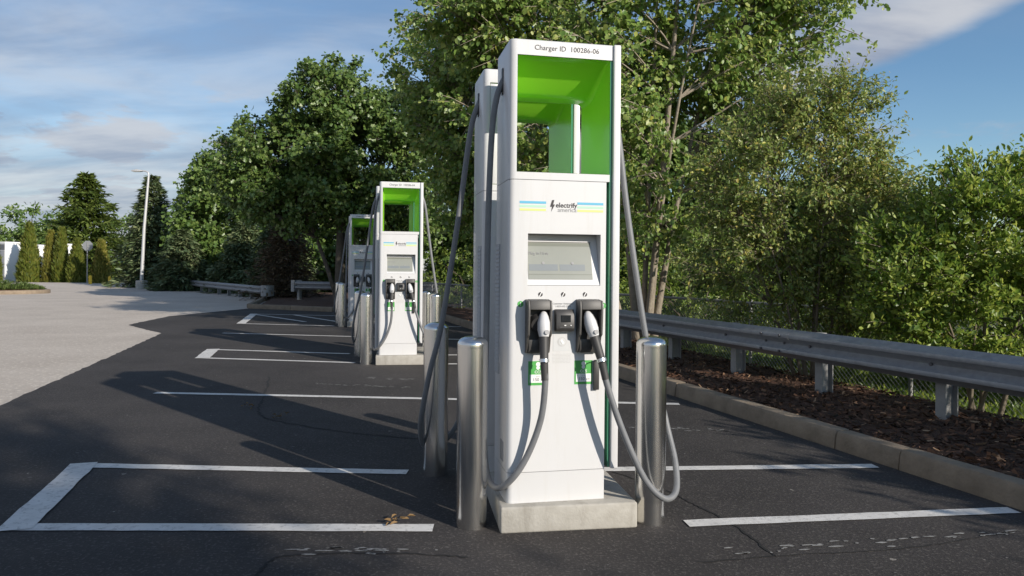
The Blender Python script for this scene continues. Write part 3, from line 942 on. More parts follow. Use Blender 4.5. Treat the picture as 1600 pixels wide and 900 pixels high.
LOUVRE = MB().prism([(-0.002, -0.009), (0.003, -0.009), (-0.0005, 0.006), (-0.002, 0.006)], -0.056, 0.056, 'y').mesh('louvre')
LOUVRE.materials.append(M['grille_grey'])

PHI = R(11.5)
u_ax = Vector((math.cos(PHI), math.sin(PHI), 0)); v_ax = Vector((-math.sin(PHI), math.cos(PHI), 0))
C1 = Vector((0.245, 4.09, 0)); C2 = Vector((0.080, 4.68, 0))
STEP = Vector((-1.885, 6.45, 0))
PL_H = 0.14


def loc(c, x, y):
    return c + u_ax * x + v_ax * y


front = make_charger('100286-06')
front.location = (*C1.xy, PL_H); front.rotation_euler = (0, 0, PHI)
front['label'] = 'white charging station with green window marked Charger ID 100286-06'
rear = dup(front, None, skip=('identity_text',))
rear.location = (*C2.xy, PL_H); rear.rotation_euler = (0, 0, PHI + math.pi)
for ch in kids(rear):
    if ch.name.split('.')[0] in ('window_liner', 'rear_rim'):
        ch.scale = (-1, -1, 1)
    elif ch.name.split('.')[0] in ('housing', 'base_cover', 'window_frame', 'side_fin', 'glass_strip', 'back_panel', 'inner_core'):
        ch.scale = (-1, 1, 1)
part('jamb', MB().box(0.214, 0.2685, 0.150, 0.1985, 1.7825, 2.404), 'white_paint', rear, bevel=0.004)
rear['label'] = 'white charging station back to back with the one marked 100286-06, turned away'


def id_text(c, ident):
    for ch in kids(c):
        if ch.name.startswith('identity_text'):
            bpy.data.objects.remove(ch)
    text('identity_text', 'Charger ID  ' + ident, 0.0385, 'print_dark', c, (0.005, CH_Y0 - 0.0012, 2.452))


for k, ident in ((1, '100286-04'), (2, '100286-02')):
    f = dup(front); f.location = (*(C1 + STEP * k).xy, PL_H)
    id_text(f, ident)
    f['label'] = 'white charging station marked Charger ID 100286-04, on the middle island' if k == 1 else 'white charging station shaded by the oak, on the island next to the far kerb'
    r_ = dup(rear); r_.location = (*(C2 + STEP * k).xy, PL_H)
    r_['label'] = 'white charging station turned away, behind the one marked 100286-04' if k == 1 else 'white charging station turned away, next to the far kerb under the oak'

# plinths and bollards
names_k = ['100286-06', '100286-04', 'near the oak']
pc = (C1 + C2) / 2
for k in range(3):
    mb = MB(); mb.box(-0.385, 0.365, -0.565, 0.58, 0.0, PL_H)
    pl = part('concrete_plinth', mb, 'concrete', bevel=0.012, seg=3)
    pl.location = (*(pc + STEP * k + Vector((0.085, 0, 0))).xy, 0.001); pl.rotation_euler = (0, 0, PHI - R(3))
    tag(pl, 'low concrete plinth under charging stations, island of charger ' + names_k[k], 'plinth', 'concrete plinths')

bol = MB()
dome = [(0.084 * math.cos(a), 0.985 + 0.045 * math.sin(a)) for a in [R(x) for x in range(0, 90, 10)]] + [(0.002, 1.03)]
bol.lathe([(0.084, 0.0), (0.084, 0.96), (0.0835, 0.972)] + dome, 40)
bol_me = bol.mesh('bollard')
# cap_me = MB().lathe([(0.090, 0.0), (0.090, 0.006), (0.0842, 0.010)], 40).mesh('collar')
B_POS = [(-0.21, 3.895, 'on the connector 1 side of'), (0.778, 3.98, 'looped by the connector 2 cable of'), (-0.51, 4.86, 'on the grille side behind'), (0.53, 5.02, 'on the fin side behind')]
for k in range(3):
    for (x, y, where) in B_POS:
        b = thing('bollard', 'round stainless steel bollard ' + where + ' charging station ' + names_k[k], 'bollard', (x + STEP.x * k, y + STEP.y * k, 0.004), 0, 'stainless steel bollards round the chargers')
        link('post_sleeve', bol_me, 'brushed_steel', b, smooth=35)

# ------------------------------------------------------------------ guardrails
W_PROF = [(0.0, 0.0), (0.012, 0.012), (0.055, 0.045), (0.075, 0.055), (0.080, 0.075), (0.075, 0.095), (0.052, 0.11), (0.012, 0.145), (0.005, 0.155), (0.012, 0.165), (0.052, 0.20), (0.075, 0.215), (0.080, 0.235), (0.075, 0.255), (0.055, 0.265), (0.012, 0.298), (0.0, 0.31)]


def rail_mesh(L):
    """W-beam length along +x; bulges towards -y; z 0..0.31"""
    mb = MB()
    prof = [(-d, z) for d, z in W_PROF] + [(-d + 0.005, z) for d, z in reversed(W_PROF)]
    mb.prism(prof[::-1], 0, L, 'x')
    return mb


def post_mesh():
    mb = MB()
    mb.prism([(-0.05, -0.075), (0.05, -0.075), (0.05, -0.065), (0.006, -0.065), (0.006, 0.065), (0.05, 0.065), (0.05, 0.075), (-0.05, 0.075), (-0.05, 0.065), (-0.006, 0.065), (-0.006, -0.065), (-0.05, -0.065)], -0.12, 0.72, 'z')
    return mb


def guardrail(label, a, b, zbase, spacing, seg, flare=None):
    """rail from a to b, facing the lot (left hand side when walking a to b)"""
    a, b = Vector((*a, 0)), Vector((*b, 0))
    d = b - a; L = d.length; d.normalize()
    rz = math.atan2(d.y, d.x)
    g = thing('guardrail', label, 'guardrail', (a.x, a.y, zbase), rz)
    # local: x along, -y is to the right; rail must face +y (lot on left) -> mirror
    t = 0
    while t < L - 0.2:
        l = min(seg, L - t)
        mb = rail_mesh(l - 0.004)
        mb.v = [(x + t + 0.002, -y + 0.10, z + 0.45) for x, y, z in mb.v]
        rl = part('rail', mb, 'galvanised', g, smooth=30)
        for q in (0.12, 0.42):
            for zz_ in (0.52, 0.605, 0.69):
                bo = MB(); bo.tube([(t + q, 0.100 + (0.082 if zz_ != 0.605 else 0.010), zz_), (t + q, 0.112 + (0.082 if zz_ != 0.605 else 0.010), zz_)], 0.014, 8)
                part('bolt', bo, 'bolt_steel', rl)
        t += l
    n = int(L / spacing)
    pm = post_mesh().mesh('post')
    for i in range(n + 1):
        p = link('post', pm, 'galvanised_post', g)
        p.location = (0.2 + i * spacing, -0.075, 0)
        blk = part('blockout', MB().box(-0.045, 0.045, -0.072, 0.094, 0.46, 0.75), 'galvanised_post', g, bevel=0.004)
        blk.location = (0.2 + i * spacing, 0.005, 0)
        bo = MB(); bo.tube([(0, 0.104, 0.605), (0, 0.124, 0.605)], 0.016, 8)
        b_ = part('bolt', bo, 'bolt_steel', g); b_.location = (0.2 + i * spacing, 0, 0)
    if flare:
        x = 0.0 if flare == 'start' else L
        s_ = -1 if flare == 'start' else 1
        mb = MB()
        # flared end: a curved sheet that wraps back
        pts = []
        for k in range(9):
            an = R(k * 22)
            pts.append((x + s_ * (0.05 + 0.26 * math.sin(an)), 0.17 - 0.26 * (1 - math.cos(an))))
        vv = []
        for (px_, py_) in pts:
            vv += [(px_, py_, 0.36), (px_, py_, 0.80)]
        vv += [(v[0] - s_ * 0.012 , v[1] - 0.012, v[2]) for v in vv]
        m_ = len(pts)
        ff = []
        for k in range(m_ - 1):
            ff.append((2 * k, 2 * k + 2, 2 * k + 3, 2 * k + 1))
            o_ = 2 * m_
            ff.append((o_ + 2 * k, o_ + 2 * k + 1, o_ + 2 * k + 3, o_ + 2 * k + 2))
            ff.append((2 * k + 1, 2 * k + 3, o_ + 2 * k + 3, o_ + 2 * k + 1)); ff.append((2 * k, o_ + 2 * k, o_ + 2 * k + 2, 2 * k + 2))
        ff += [(0, 1, 2 * m_ + 1, 2 * m_), (2 * m_ - 2, 4 * m_ - 2, 4 * m_ - 1, 2 * m_ - 1)]
        mb.add(vv, ff)
        part('end_terminal', mb, 'galvanised', g, smooth=40)
    return g


def gx(y):
    return 3.74 - 0.362 * (y - 6.23)


guardrail('long grey steel guardrail standing in the mulch bed behind the kerb', (gx(0.67), 0.67), (gx(14.2), 14.2), 0.0, 1.43, 3.81)
guardrail('far steel guardrail with flared end beyond the road, under the spruces', (-10.0, 29.0), (-18.5, 41.0), -0.16, 1.9, 3.81, 'start')
guardrail('short steel guardrail with flared end in the bed behind the last charger', (-2.6, 25.8), (-8.25, 27.6), 0.08, 1.9, 3.81, 'end')

# ------------------------------------------------------------------ chain link fence
F_PTS = [Vector((7.6, 4.2, 0)), Vector((5.24, 9.4, 0)), Vector((2.8, 14.7, 0)), Vector((-1.6, 22.8, 0)), Vector((-4.0, 27.5, 0))]
fence = thing('chain_link_fence', 'low chain link fence with pipe rail among the shrubs', 'fence', (5.24, 9.4, -0.4))


def fence_build():
    base = Vector((5.24, 9.4, -0.4))
    z_top, z_bot = 0.86, -0.36
    wires = MB()
    for a, b in zip(F_PTS[:-1], F_PTS[1:]):
        d = (b - a); L = d.length; d.normalize()
        nr = Vector((-d.y, d.x, 0))
        part('top_rail', MB().tube([a + Vector((0, 0, z_top)) - base, b + Vector((0, 0, z_top)) - base], 0.024, 8), 'galvanised_post', fence, smooth=50)
        n = max(1, round(L / 2.6))
        for i in range(n):
            p = a + d * (L * i / n) - base
            part('fence_post', MB().tube([p + Vector((0, 0, z_bot - 0.25)), p + Vector((0, 0, z_top + 0.05))], 0.028, 8), 'galvanised_post', fence, smooth=50)
        H = z_top - z_bot; pitch = 0.075
        m = int((L + H) / pitch)
        for s_ in (1, -1):
            for i in range(m):
                t0 = i * pitch - (H if s_ > 0 else 0)
                lo, hi = max(0.0, -t0 if s_ > 0 else t0 - L), H
                if s_ > 0:
                    h0, h1 = max(0.0, -t0), min(H, L - t0)
                    if h1 <= h0:
                        continue
                    p0, p1 = a + d * (t0 + h0), a + d * (t0 + h1)
                else:
                    h0, h1 = max(0.0, t0 - L), min(H, t0)
                    if h1 <= h0:
                        continue
                    p0, p1 = a + d * (t0 - h0), a + d * (t0 - h1)
                q0 = p0 + Vector((0, 0, z_bot + h0)) - base + nr * (0.003 * s_); q1 = p1 + Vector((0, 0, z_bot + h1)) - base + nr * (0.003 * s_)
                ax = (q1 - q0).normalized(); sd = ax.cross(nr) * 0.0034
                wires.add([q0 + sd, q0 - sd * 0.5 + nr * 0.0034, q0 - sd * 0.5 - nr * 0.0034, q1 + sd, q1 - sd * 0.5 + nr * 0.0034, q1 - sd * 0.5 - nr * 0.0034],
                          [(0, 1, 4, 3), (1, 2, 5, 4), (2, 0, 3, 5)])
    me = bpy.data.meshes.new('wire_mesh'); me.from_pydata(wires.v, [], wires.f)
    tag(link('wire_mesh', me, 'fence_wire', fence), kind='stuff')


fence_build()


# ------------------------------------------------------------------ vegetation
def bez(a, b, c, n):
    return [a * ((1 - t) ** 2) + b * (2 * t * (1 - t)) + c * (t * t) for t in [i / n for i in range(n + 1)]]


def tree(name, label, cat, base, stems, blobs, n_cl, twigs, per, leaf, lsize, tlen, leafm, barkm, seed, hang=0.2, branch_r=0.022, group=None, draw_twigs=True, spread=1.0, crown='crown', lit_bias=0.35, shell=4.5):
    """stems: [(dx, dy, top x, top y, top z, radius)]; blobs: [(cx, cy, cz, rx, ry, rz, weight)] relative to base"""
    g = np.random.default_rng(seed); r = random.Random(seed)
    root = thing(name, label, cat, base, 0, group)
    wood = MB()
    stem_pts = []
    for (dx, dy, tx, ty, tz, rad) in stems:
        a = Vector((dx, dy, -0.15)); c = Vector((tx, ty, tz))
        mid = (a + c) / 2 + Vector((r.uniform(-.2, .2), r.uniform(-.2, .2), 0)) * (tz * 0.12) - Vector((tx - dx, ty - dy, 0)) * 0.15
        p = bez(a, mid, c, 10)
        wood.tube(p, [rad * (1.25 if i == 0 else 1 - 0.085 * i) for i in range(11)], 8)
        stem_pts.append(p)
    w = np.array([b[6] for b in blobs], float); w /= w.sum()
    P, D, NN, S = [], [], [], []
    cen = Vector((sum(b[0] * q for b, q in zip(blobs, w)), sum(b[1] * q for b, q in zip(blobs, w)), sum(b[2] * q for b, q in zip(blobs, w))))
    tw = MB()
    for k in range(n_cl):
        b = blobs[g.choice(len(blobs), p=w)]
        v = g.normal(size=3); v /= np.linalg.norm(v); v *= g.random() ** (1 / shell)
        c = Vector((b[0] + v[0] * b[3], b[1] + v[1] * b[4], b[2] + v[2] * b[5]))
        best = None
        for p in stem_pts:
            for i in range(2, 11):
                q = p[i]
                hd = math.hypot(c.x - q.x, c.y - q.y)
                cost = abs(q.z - (c.z - 0.55 * hd)) + 0.5 * hd
                if best is None or cost < best[0]:
                    best = (cost, q)
        q = best[1]
        ln = (c - q).length
        mid = q.lerp(c, 0.5) + Vector((r.uniform(-1, 1), r.uniform(-1, 1), r.uniform(0, 1))) * ln * 0.13
        pts = bez(q, mid, c, 5)
        br = branch_r * (0.6 + 0.25 * ln)
        wood.tube(pts, [br, br * .8, br * .62, br * .48, br * .36, br * .25], 5, cap=False)
        out = (c - cen); out = out.normalized() if out.length > 0.01 else Vector((0, 0, 1))
        bd = (pts[-1] - pts[-2]).normalized()
        for j in range(twigs):
            st = pts[r.choice((3, 4, 4, 5, 5))]
            td = (out * 0.6 + bd * 0.5 + Vector((r.gauss(0, .6), r.gauss(0, .6), r.gauss(0.1, .5))) * spread).normalized()
            L = tlen * r.uniform(0.5, 1.25)
            en = st + td * L + Vector((0, 0, -hang * L * 0.5))
            if draw_twigs:
                tw.tube([st, st.lerp(en, .5) + Vector((0, 0, 0.04 * L)), en], [br * .25 + 0.002, br * .2 + 0.0015, 0.0015], 3, cap=False)
            n = max(2, int(per * r.uniform(0.7, 1.3)))
            t = g.uniform(0.15, 1.05, n)[:, None]
            s0, e0 = np.array(st), np.array(en)
            jit = g.normal(size=(n, 3)) * lsize * 0.55
            P.append(s0 + (e0 - s0) * t + jit)
            tdn = np.array(td)
            D.append(tdn * 0.5 + g.normal(size=(n, 3)) * 0.6 + np.array((0, 0, -hang * 2.2)))
            NN.append(np.array(out) * lit_bias + np.array((0.22, -0.22, 0.40)) + g.normal(size=(n, 3)) * 0.5)
            S.append(lsize * np.clip(g.normal(0.95, 0.28, n), 0.35, 1.6))
    wo = part('trunk', wood, barkm, root, smooth=50)
    if draw_twigs:
        me = bpy.data.meshes.new('twigs'); me.from_pydata(tw.v, [], tw.f)
        tag(link('twigs', me, barkm, root), kind='stuff')
    me = leaves_mesh(crown, np.concatenate(P), np.concatenate(D), np.concatenate(NN), np.concatenate(S), leaf)
    link(crown, me, leafm, root)
    return root


# tall poplars behind the guardrail
tree('poplar_tree', 'tall poplar with several pale slender stems behind the guardrail', 'tree', (2.35, 13.2, 0.1),
     [(0, 0, -0.9, 0.4, 7.8, .10), (.15, .1, .5, -1.5, 8.6, .08), (-.2, .1, -2.4, .5, 6.6, .07), (.25, 0, 1.9, .3, 7.0, .07), (.1, .2, .1, -1.3, 8.0, .06), (.1, -.1, 1.0, -1.5, 7.2, .05)],
     [(-1.4, 0, 5.0, 2.0, 1.7, 2.2, 1.1), (1.0, .2, 6.4, 2.2, 1.7, 2.0, 1.2), (0, 0, 3.4, 2.2, 1.6, 1.7, 1.0), (2.2, 0, 5.1, 1.5, 1.3, 1.6, .7), (-2.6, 0, 5.9, 1.0, 1.2, 1.0, .4), (-3.5, -.2, 6.3, .8, .9, .7, .22), (0.2, 0, 7.6, 2.2, 1.4, 1.2, .8), (2.9, .3, 6.6, 1.1, 1.0, .8, .25)],
     560, 7, 19, 'round', 0.084, 0.62, 'leaf_aspen', 'bark_aspen', 11, hang=0.35)
tree('poplar_tree', 'pale green poplar between the oak and the multi stemmed poplar', 'tree', (0.75, 18.4, 0.1),
     [(0, 0, -.4, .2, 8.6, .12), (.1, .1, -2.4, .4, 7.2, .07), (-.1, .1, 1.2, .2, 7.6, .07)],
     [(-1.5, 0, 5.0, 1.9, 1.6, 2.2, 1.0), (-2.6, -.2, 6.1, 1.3, 1.3, 1.3, .6), (0, 0, 7.4, 2.0, 1.6, 1.5, .8), (-.6, 0, 3.2, 2.0, 1.6, 1.6, .9), (1.6, 0, 5.4, 1.6, 1.5, 2.0, .6)],
     430, 7, 19, 'round', 0.098, 0.66, 'leaf_aspen', 'bark_aspen', 23, hang=0.35)
# small leaved shrubby tree right behind the rail
tree('pear_tree', 'small leaved bushy tree with thin upright stems, right behind the guardrail', 'tree', (3.85, 9.3, 0.0),
     [(0, 0, -.5, .1, 3.2, .035), (.1, .1, .3, .2, 3.6, .035), (-.1, .05, -1.1, .3, 2.7, .028), (.15, 0, 1.0, .1, 2.9, .03), (.05, -.1, .1, -.3, 2.5, .028), (-.1, -.1, -.7, -.3, 2.0, .025), (.2, .1, 1.3, .2, 2.2, .025)],
     [(-.2, .1, 2.6, 1.15, .7, 1.0, 1.2), (-.6, .2, 1.6, .95, .55, .8, .8), (.7, .1, 2.0, .9, .65, .95, .9), (.2, .1, 3.5, .75, .5, .6, .4), (.6, .2, 1.2, .8, .5, .55, .4)],
     430, 7, 17, 'oval', 0.055, 0.42, 'leaf_pear', 'bark_shrub', 31, hang=0.2, branch_r=0.009)
# leafy bush at the right
tree('leafy_bush', 'broad yellow green bush with upright leaf tufts beside the guardrail', 'bush', (5.15, 7.9, -0.2),
     [(0, 0, -.7, 0, 1.9, .03), (.1, .1, .2, .1, 2.3, .03), (-.1, 0, -.2, -.3, 2.0, .025), (.2, 0, 1.0, .1, 2.1, .03), (0, .1, .6, -.3, 1.8, .025), (-.2, 0, -1.0, .2, 1.5, .02)],
     [(.25, 0, 2.1, .85, .75, .75, 1.1), (-.75, 0, 1.5, .6, .6, .6, .6), (.95, 0, 1.7, .8, .75, .9, .8), (.1, -.1, 1.1, 1.0, .6, .55, .5)],
     330, 8, 18, 'oval', 0.060, 0.30, 'leaf_bush', 'bark_shrub', 37, hang=-0.15, branch_r=0.010, spread=.8)
for i, (x, y, h, lab) in enumerate([(6.6, 3.5, 1.1, 'leafy bush next along the fence from the broad bush'), (7.4, 1.0, 1.15, 'leafy bush second along the fence from the broad bush'), (8.2, -1.5, 1.15, 'leafy bush at the near end of the fence')]):
    tree('leafy_bush', lab, 'bush', (x, y, -0.2), [(0, 0, -.5, 0, 1.9 * h, .03), (.1, 0, .5, .1, 2.1 * h, .03), (0, .1, 0, -.3, 1.9 * h, .03)],
         [(0, 0, 1.9 * h, 1.0, .9, .6, 1), (-.5, 0, 1.2 * h, 1.0, .9, .7, .8), (.5, 0, 1.2 * h, 1.0, .9, .7, .8)], 120, 6, 13, 'oval', 0.095, 0.34, 'leaf_bush', 'bark_shrub', 140 + i, hang=-0.1, branch_r=0.010, draw_twigs=False)
# undergrowth beyond the fence
k = 0
for (x, y, s_, lab) in [(6.6, 11.5, 1.0, 'leafy green shrub beyond the fence, behind the broad bush'), (5.2, 13.2, 1.1, 'leafy green shrub beyond the fence, behind the bushy pear tree'), (4.0, 16.0, 1.15, 'leafy green shrub beyond the fence, behind the poplar trunks'),
                        (2.2, 19.5, 1.1, 'leafy green shrub beyond the fence, hidden by the front charger'), (0.2, 22.6, 1.15, 'bright green shrub by the fence beside the middle charger'), (-1.4, 26.2, 1.3, 'leafy green shrub at the end of the fence'), (8.6, 9.6, 1.0, 'leafy green shrub beyond the fence at its near end')]:
    k += 1
    tree('green_shrub', lab, 'shrub', (x, y, -0.5), [(0, 0, -.5, 0, 1.6, .03), (.1, 0, .5, .1, 1.8, .03), (0, .1, 0, .2, 1.9, .03)],
         [(0, 0, 1.35 * s_, 1.5 * s_, 1.0, .85 * s_, 1), (-.7, 0, .8, 1.1, .8, .7, .7), (.8, 0, .9, 1.1, .8, .7, .7)], 95, 5, 14, 'oval', 0.10, 0.45, 'leaf_under', 'bark_shrub', 50 + k, branch_r=0.010, draw_twigs=False, group='shrubs beyond the fence')

# the oak behind the last charger
tree('oak_tree', 'big dark green oak with straight trunk in the far bed', 'tree', (-6.4, 26.6, 0.05),
     [(0, 0, .1, .1, 8.6, .21), (0, 0, -2.8, .3, 6.2, .10), (0, 0, 2.2, .2, 6.8, .10)],
     [(-.2, 0, 7.3, 1.9, 1.8, 1.5, .8), (-1.8, 0, 5.4, 2.6, 2.0, 1.5, 1.1), (1.2, 0, 5.6, 2.3, 2.0, 1.9, 1.0), (-3.1, 0, 4.5, 1.4, 1.4, .95, .5), (-1.2, 0, 3.9, 2.6, 2.0, .9, .7), (2.0, 0, 3.6, 2.0, 1.8, 1.2, .7), (2.3, 0, 6.7, 1.6, 1.5, 1.3, .6)],
     680, 7, 17, 'lobed', 0.155, 0.58, 'leaf_oak', 'bark_oak', 61, hang=0.15)
# broadleaf trees that close the view behind
for i, (x, y, h, rx, lab) in enumerate([(-17.9, 43, 8.4, 2.3, 'mid green rounded tree between the lamp post and the oak'), (-1.0, 33, 8.2, 3.4, 'dark tree behind the oak and the poplar'), (5.5, 27, 7.4, 3.2, 'dark tree well behind the multi stemmed poplar'), (11.5, 24, 4.6, 2.8, 'low dark tree behind the broad bush'), (-11.5, 40, 6.6, 3.0, 'dark tree behind the dead conifer'), (8.2, 19.5, 4.2, 2.3, 'dark tree behind the bushy pear tree')]):
    tree('broadleaf_tree', lab, 'tree', (x, y, -0.6), [(0, 0, 0, 0, h * .9, .16), (0, 0, -rx * .4, 0, h * .7, .08), (0, 0, rx * .4, .2, h * .7, .08)],
         [(0, 0, h * .78, rx * .62, rx * .6, h * .22, .8), (-rx * .35, 0, h * .5, rx * .7, rx * .6, h * .27, 1), (rx * .35, 0, h * .5, rx * .7, rx * .6, h * .27, 1), (0, -.3, h * .22, rx * .95, rx * .6, h * .22, 1)],
         300, 6, 14, 'lobed', 0.25, 0.8, 'leaf_oak', 'bark_oak', 70 + i, draw_twigs=False, group='broadleaf trees behind the car park')


def conifer(name, label, base, h, rad, leafm, seed, tiers=30, nb=9, size=0.22, dens=50, droop=0.25, power=0.85, low=0.06, group=None, ragged_=0.25):
    g = np.random.default_rng(seed); r = random.Random(seed)
    root = thing(name, label, 'tree', base, 0, group)
    wood = MB(); wood.tube([(0, 0, -.3), (0, 0, h * .5), (0, 0, h * .99)], [h * .018, h * .012, 0.01], 8)
    P, D, NN, S = [], [], [], []
    for i in range(tiers):
        t = i / (tiers - 1)
        z = h * (low + (0.985 - low) * t)
        L0 = rad * (1 - t) ** power + 0.05 * rad
        for j in range(nb):
            a = 2 * math.pi * (j + r.random() * .9) / nb + i * 1.3
            L = L0 * r.uniform(1 - ragged_ * 1.6, 1 + ragged_ * .6)
            dr = Vector((math.cos(a), math.sin(a), 0))
            p0 = Vector((0, 0, z)); p2 = p0 + dr * L + Vector((0, 0, -droop * L + r.uniform(-.05, .08) * L)); p1 = p0 + dr * L * .5 + Vector((0, 0, 0.04 * L))
            wood.tube([p0, p1, p2], [0.03 * L0 / rad + .006, .012, .004], 3, cap=False)
            n = int(dens * (0.35 + L / rad))
            tt = g.random(n) ** 0.7
            q = np.array([(p0 * (1 - x) ** 2 + p1 * (2 * x * (1 - x)) + p2 * x * x)[:] for x in tt])
            sd = np.array((-dr.y, dr.x, 0))
            lat = g.normal(size=(n, 1)) * (0.05 + 0.16 * L * (1 - tt[:, None] * .6))
            q = q + sd * lat + g.normal(size=(n, 3)) * (.02, .02, .05)
            P.append(q)
            D.append(np.array(dr) * .8 + sd * np.sign(lat) * 0.55 + g.normal(size=(n, 3)) * .3 + np.array((0, 0, -.1)))
            NN.append(np.array((0, 0, 1.0)) + np.array(dr) * .3 + g.normal(size=(n, 3)) * .35)
            S.append(size * g.uniform(.6, 1.3, n))
    part('trunk', wood, 'bark_oak', root, smooth=50)
    me = leaves_mesh('crown', np.concatenate(P), np.concatenate(D), np.concatenate(NN), np.concatenate(S), 'narrow')
    link('crown', me, leafm, root)
    return root


conifer('spruce_tree', 'tall dark spruce with ragged whorls right behind the lamp post', (-23.4, 46.5, -0.9), 8.1, 2.7, 'needle_spruce', 81, size=.40, group='spruces beyond the road')
conifer('spruce_tree', 'low blue grey spruce behind the far guardrail', (-14.2, 38.0, -0.6), 4.3, 2.3, 'needle_spruce', 82, size=.3, power=.7, group='spruces beyond the road')
conifer('spruce_tree', 'wide spruce with low boughs beside the lamp base', (-18.6, 40.5, -0.8), 4.2, 2.2, 'needle_spruce', 83, size=.3, power=.7, group='spruces beyond the road')
conifer('spruce_tree', 'dark spruce filling the gap under the oak', (-11.2, 34.5, -0.4), 4.4, 2.0, 'needle_spruce', 84, size=.28, power=.7, group='spruces beyond the road')
conifer('dead_conifer', 'brown dead conifer behind the flared guardrail ends', (-9.6, 30.6, -0.2), 3.7, 1.7, 'needle_dead', 85, size=.2, dens=26, power=.55, droop=.1)
conifer('pin_oak_tree', 'pyramid shaped green tree with layered boughs behind the white cabinets', (-40.4, 68.0, -0.6), 10.6, 5.0, 'leaf_mid', 86, tiers=22, nb=10, size=.6, dens=80, droop=-.05, power=.8, ragged_=.4)
# far tree line
for i, (x, y, h, rx, lab) in enumerate([(-56, 70, 8.2, 4.2, 'yellow green tree at the edge behind the white cabinets'), (-75, 112, 12, 8, 'distant wooded tree beyond the yellow green tree'), (-62, 118, 10.5, 8, 'distant dark tree behind the cedars'), (-50, 120, 10, 8, 'distant dark tree behind the layered pyramid tree'), (-38, 118, 10, 8, 'distant dark tree beyond the stop sign'), (-27, 72, 6.5, 4.5, 'distant tree between pyramid tree and spruce'), (-90, 110, 12, 9, 'distant tree at the far end of the wood')]):
    tree('distant_tree', lab, 'tree', (x, y, -0.9), [(0, 0, 0, 0, h * .9, .2)],
         [(0, 0, h * .72, rx * .6, rx * .6, h * .27, .8), (-rx * .4, 0, h * .45, rx * .65, rx * .6, h * .3, 1), (rx * .4, 0, h * .45, rx * .65, rx * .6, h * .3, 1), (0, 0, h * .2, rx, rx * .6, h * .2, .8)],
         120, 5, 12, 'oval', 0.045 * h + .1, 1.1 + .04 * h, 'leaf_under' if i == 0 else 'leaf_oak', 'bark_oak', 90 + i, draw_twigs=False, group='distant trees')
# trees out of frame whose shade falls over the foreground
tree('shade_tree', 'slim broadleaf tree past the near end of the kerb', 'tree', (8.1, -6.6, 0), [(0, 0, 0, 0, 6.6, .16), (0, 0, -.5, .3, 5.0, .08)],
     [(-.1, 0, 4.6, 1.2, 1.2, 1.3, 1), (0, .1, 6.0, .9, .9, 1.0, .6)], 130, 6, 14, 'oval', 0.12, 0.7, 'leaf_oak', 'bark_oak', 120, draw_twigs=False)


def cedar(label, base, h, rad, leafm, seed):
    g = np.random.default_rng(seed)
    root = thing('arborvitae', label, 'shrub', base, 0, 'clipped arborvitae by the cabinets')
    n = 5200
    t = g.random(n) ** 1.25
    a = g.random(n) * 2 * np.pi
    lob = 1 + .10 * np.sin(a * 5 + t * 9 + seed) + .07 * np.sin(a * 3 - t * 14)
    rr = rad * np.minimum(1, (1.03 - t) * 1.5) ** .85 * lob * g.uniform(.72, 1.04, n)
    P = np.stack([rr * np.cos(a), rr * np.sin(a), t * h], 1)
    out = np.stack([np.cos(a), np.sin(a), np.zeros(n)], 1)
    D = np.array((0, 0, 1.0)) + out * .45 + g.normal(size=(n, 3)) * .25
    NN = out + g.normal(size=(n, 3)) * .5
    MBt = MB(); MBt.tube([(0, 0, -.6), (0, 0, h * .8)], [.09, .02], 7)
    part('trunk', MBt, 'bark_oak', root, smooth=50)
    link('crown', leaves_mesh('crown', P, D, NN, .34 * g.uniform(.6, 1.3, n), 'spray'), leafm, root)


cedar('broad green arborvitae beside the grey fronted cabinet', (-39.2, 58.2, -.6), 5.2, .74, 'spray_cedar', 1)
cedar('golden tinged arborvitae, first of the close pair', (-37.6, 58.4, -.6), 4.6, .50, 'spray_cedar_gold', 2)
cedar('slim green arborvitae, second of the close pair', (-36.2, 57.6, -.6), 4.8, .50, 'spray_cedar', 3)
cedar('green arborvitae just behind the stop sign', (-34.3, 56.5, -.6), 3.9, .55, 'spray_cedar', 4)
cedar('golden arborvitae between the two yellow posts', (-31.5, 55.0, -.6), 3.7, .55, 'spray_cedar_gold', 5)
cedar('arborvitae cut off by the edge, next to the first cabinet', (-41.4, 57.2, -.6), 4.0, .5, 'spray_cedar', 6)

# ------------------------------------------------------------------ small far things
for i, (x, y, w, d, h, lab) in enumerate([(-43.2, 61.5, 1.3, 1.3, 3.9, 'white equipment cabinet with grey front and dark louvre band'), (-41.0, 62.5, 1.2, 1.3, 3.7, 'white equipment cabinet between the broad cedar and the golden cedar'), (-38.5, 62.5, 1.2, 1.3, 3.8, 'white equipment cabinet behind the slim cedar')]):
    c = thing('equipment_cabinet', lab, 'cabinet', (x, y, -.6), R(-25), 'white equipment cabinets')
    part('cabinet_body', MB().box(-w / 2, w / 2, -d / 2, d / 2, 0, h - .12), 'cabinet_white', c, bevel=.03)
    part('cabinet_roof', MB().box(-w / 2 - .04, w / 2 + .04, -d / 2 - .04, d / 2 + .04, h - .119, h), 'cabinet_white', c, bevel=.02)
    part('front_door', MB().box(-w / 2 + .06, w / 2 - .06, -d / 2 - .03, -d / 2 - .002, .12, h - .75), 'cabinet_grey', c, bevel=.01)
    lv = part('louvre_band', MB().box(-w / 2 + .06, w / 2 - .06, -d / 2 - .02, -d / 2 - .002, h - .7, h - .2), 'cabinet_dark', c)
    for q in range(5):
        part('louvre', MB().box(-w / 2 + .07, w / 2 - .07, -d / 2 - .045, -d / 2 - .021, h - .68 + q * .1, h - .63 + q * .1), 'cabinet_grey', lv)
c = thing('utility_box', 'small white utility box half hidden by the spruce near the lamp', 'utility box', (-24.6, 47.5, -.4), R(-10))
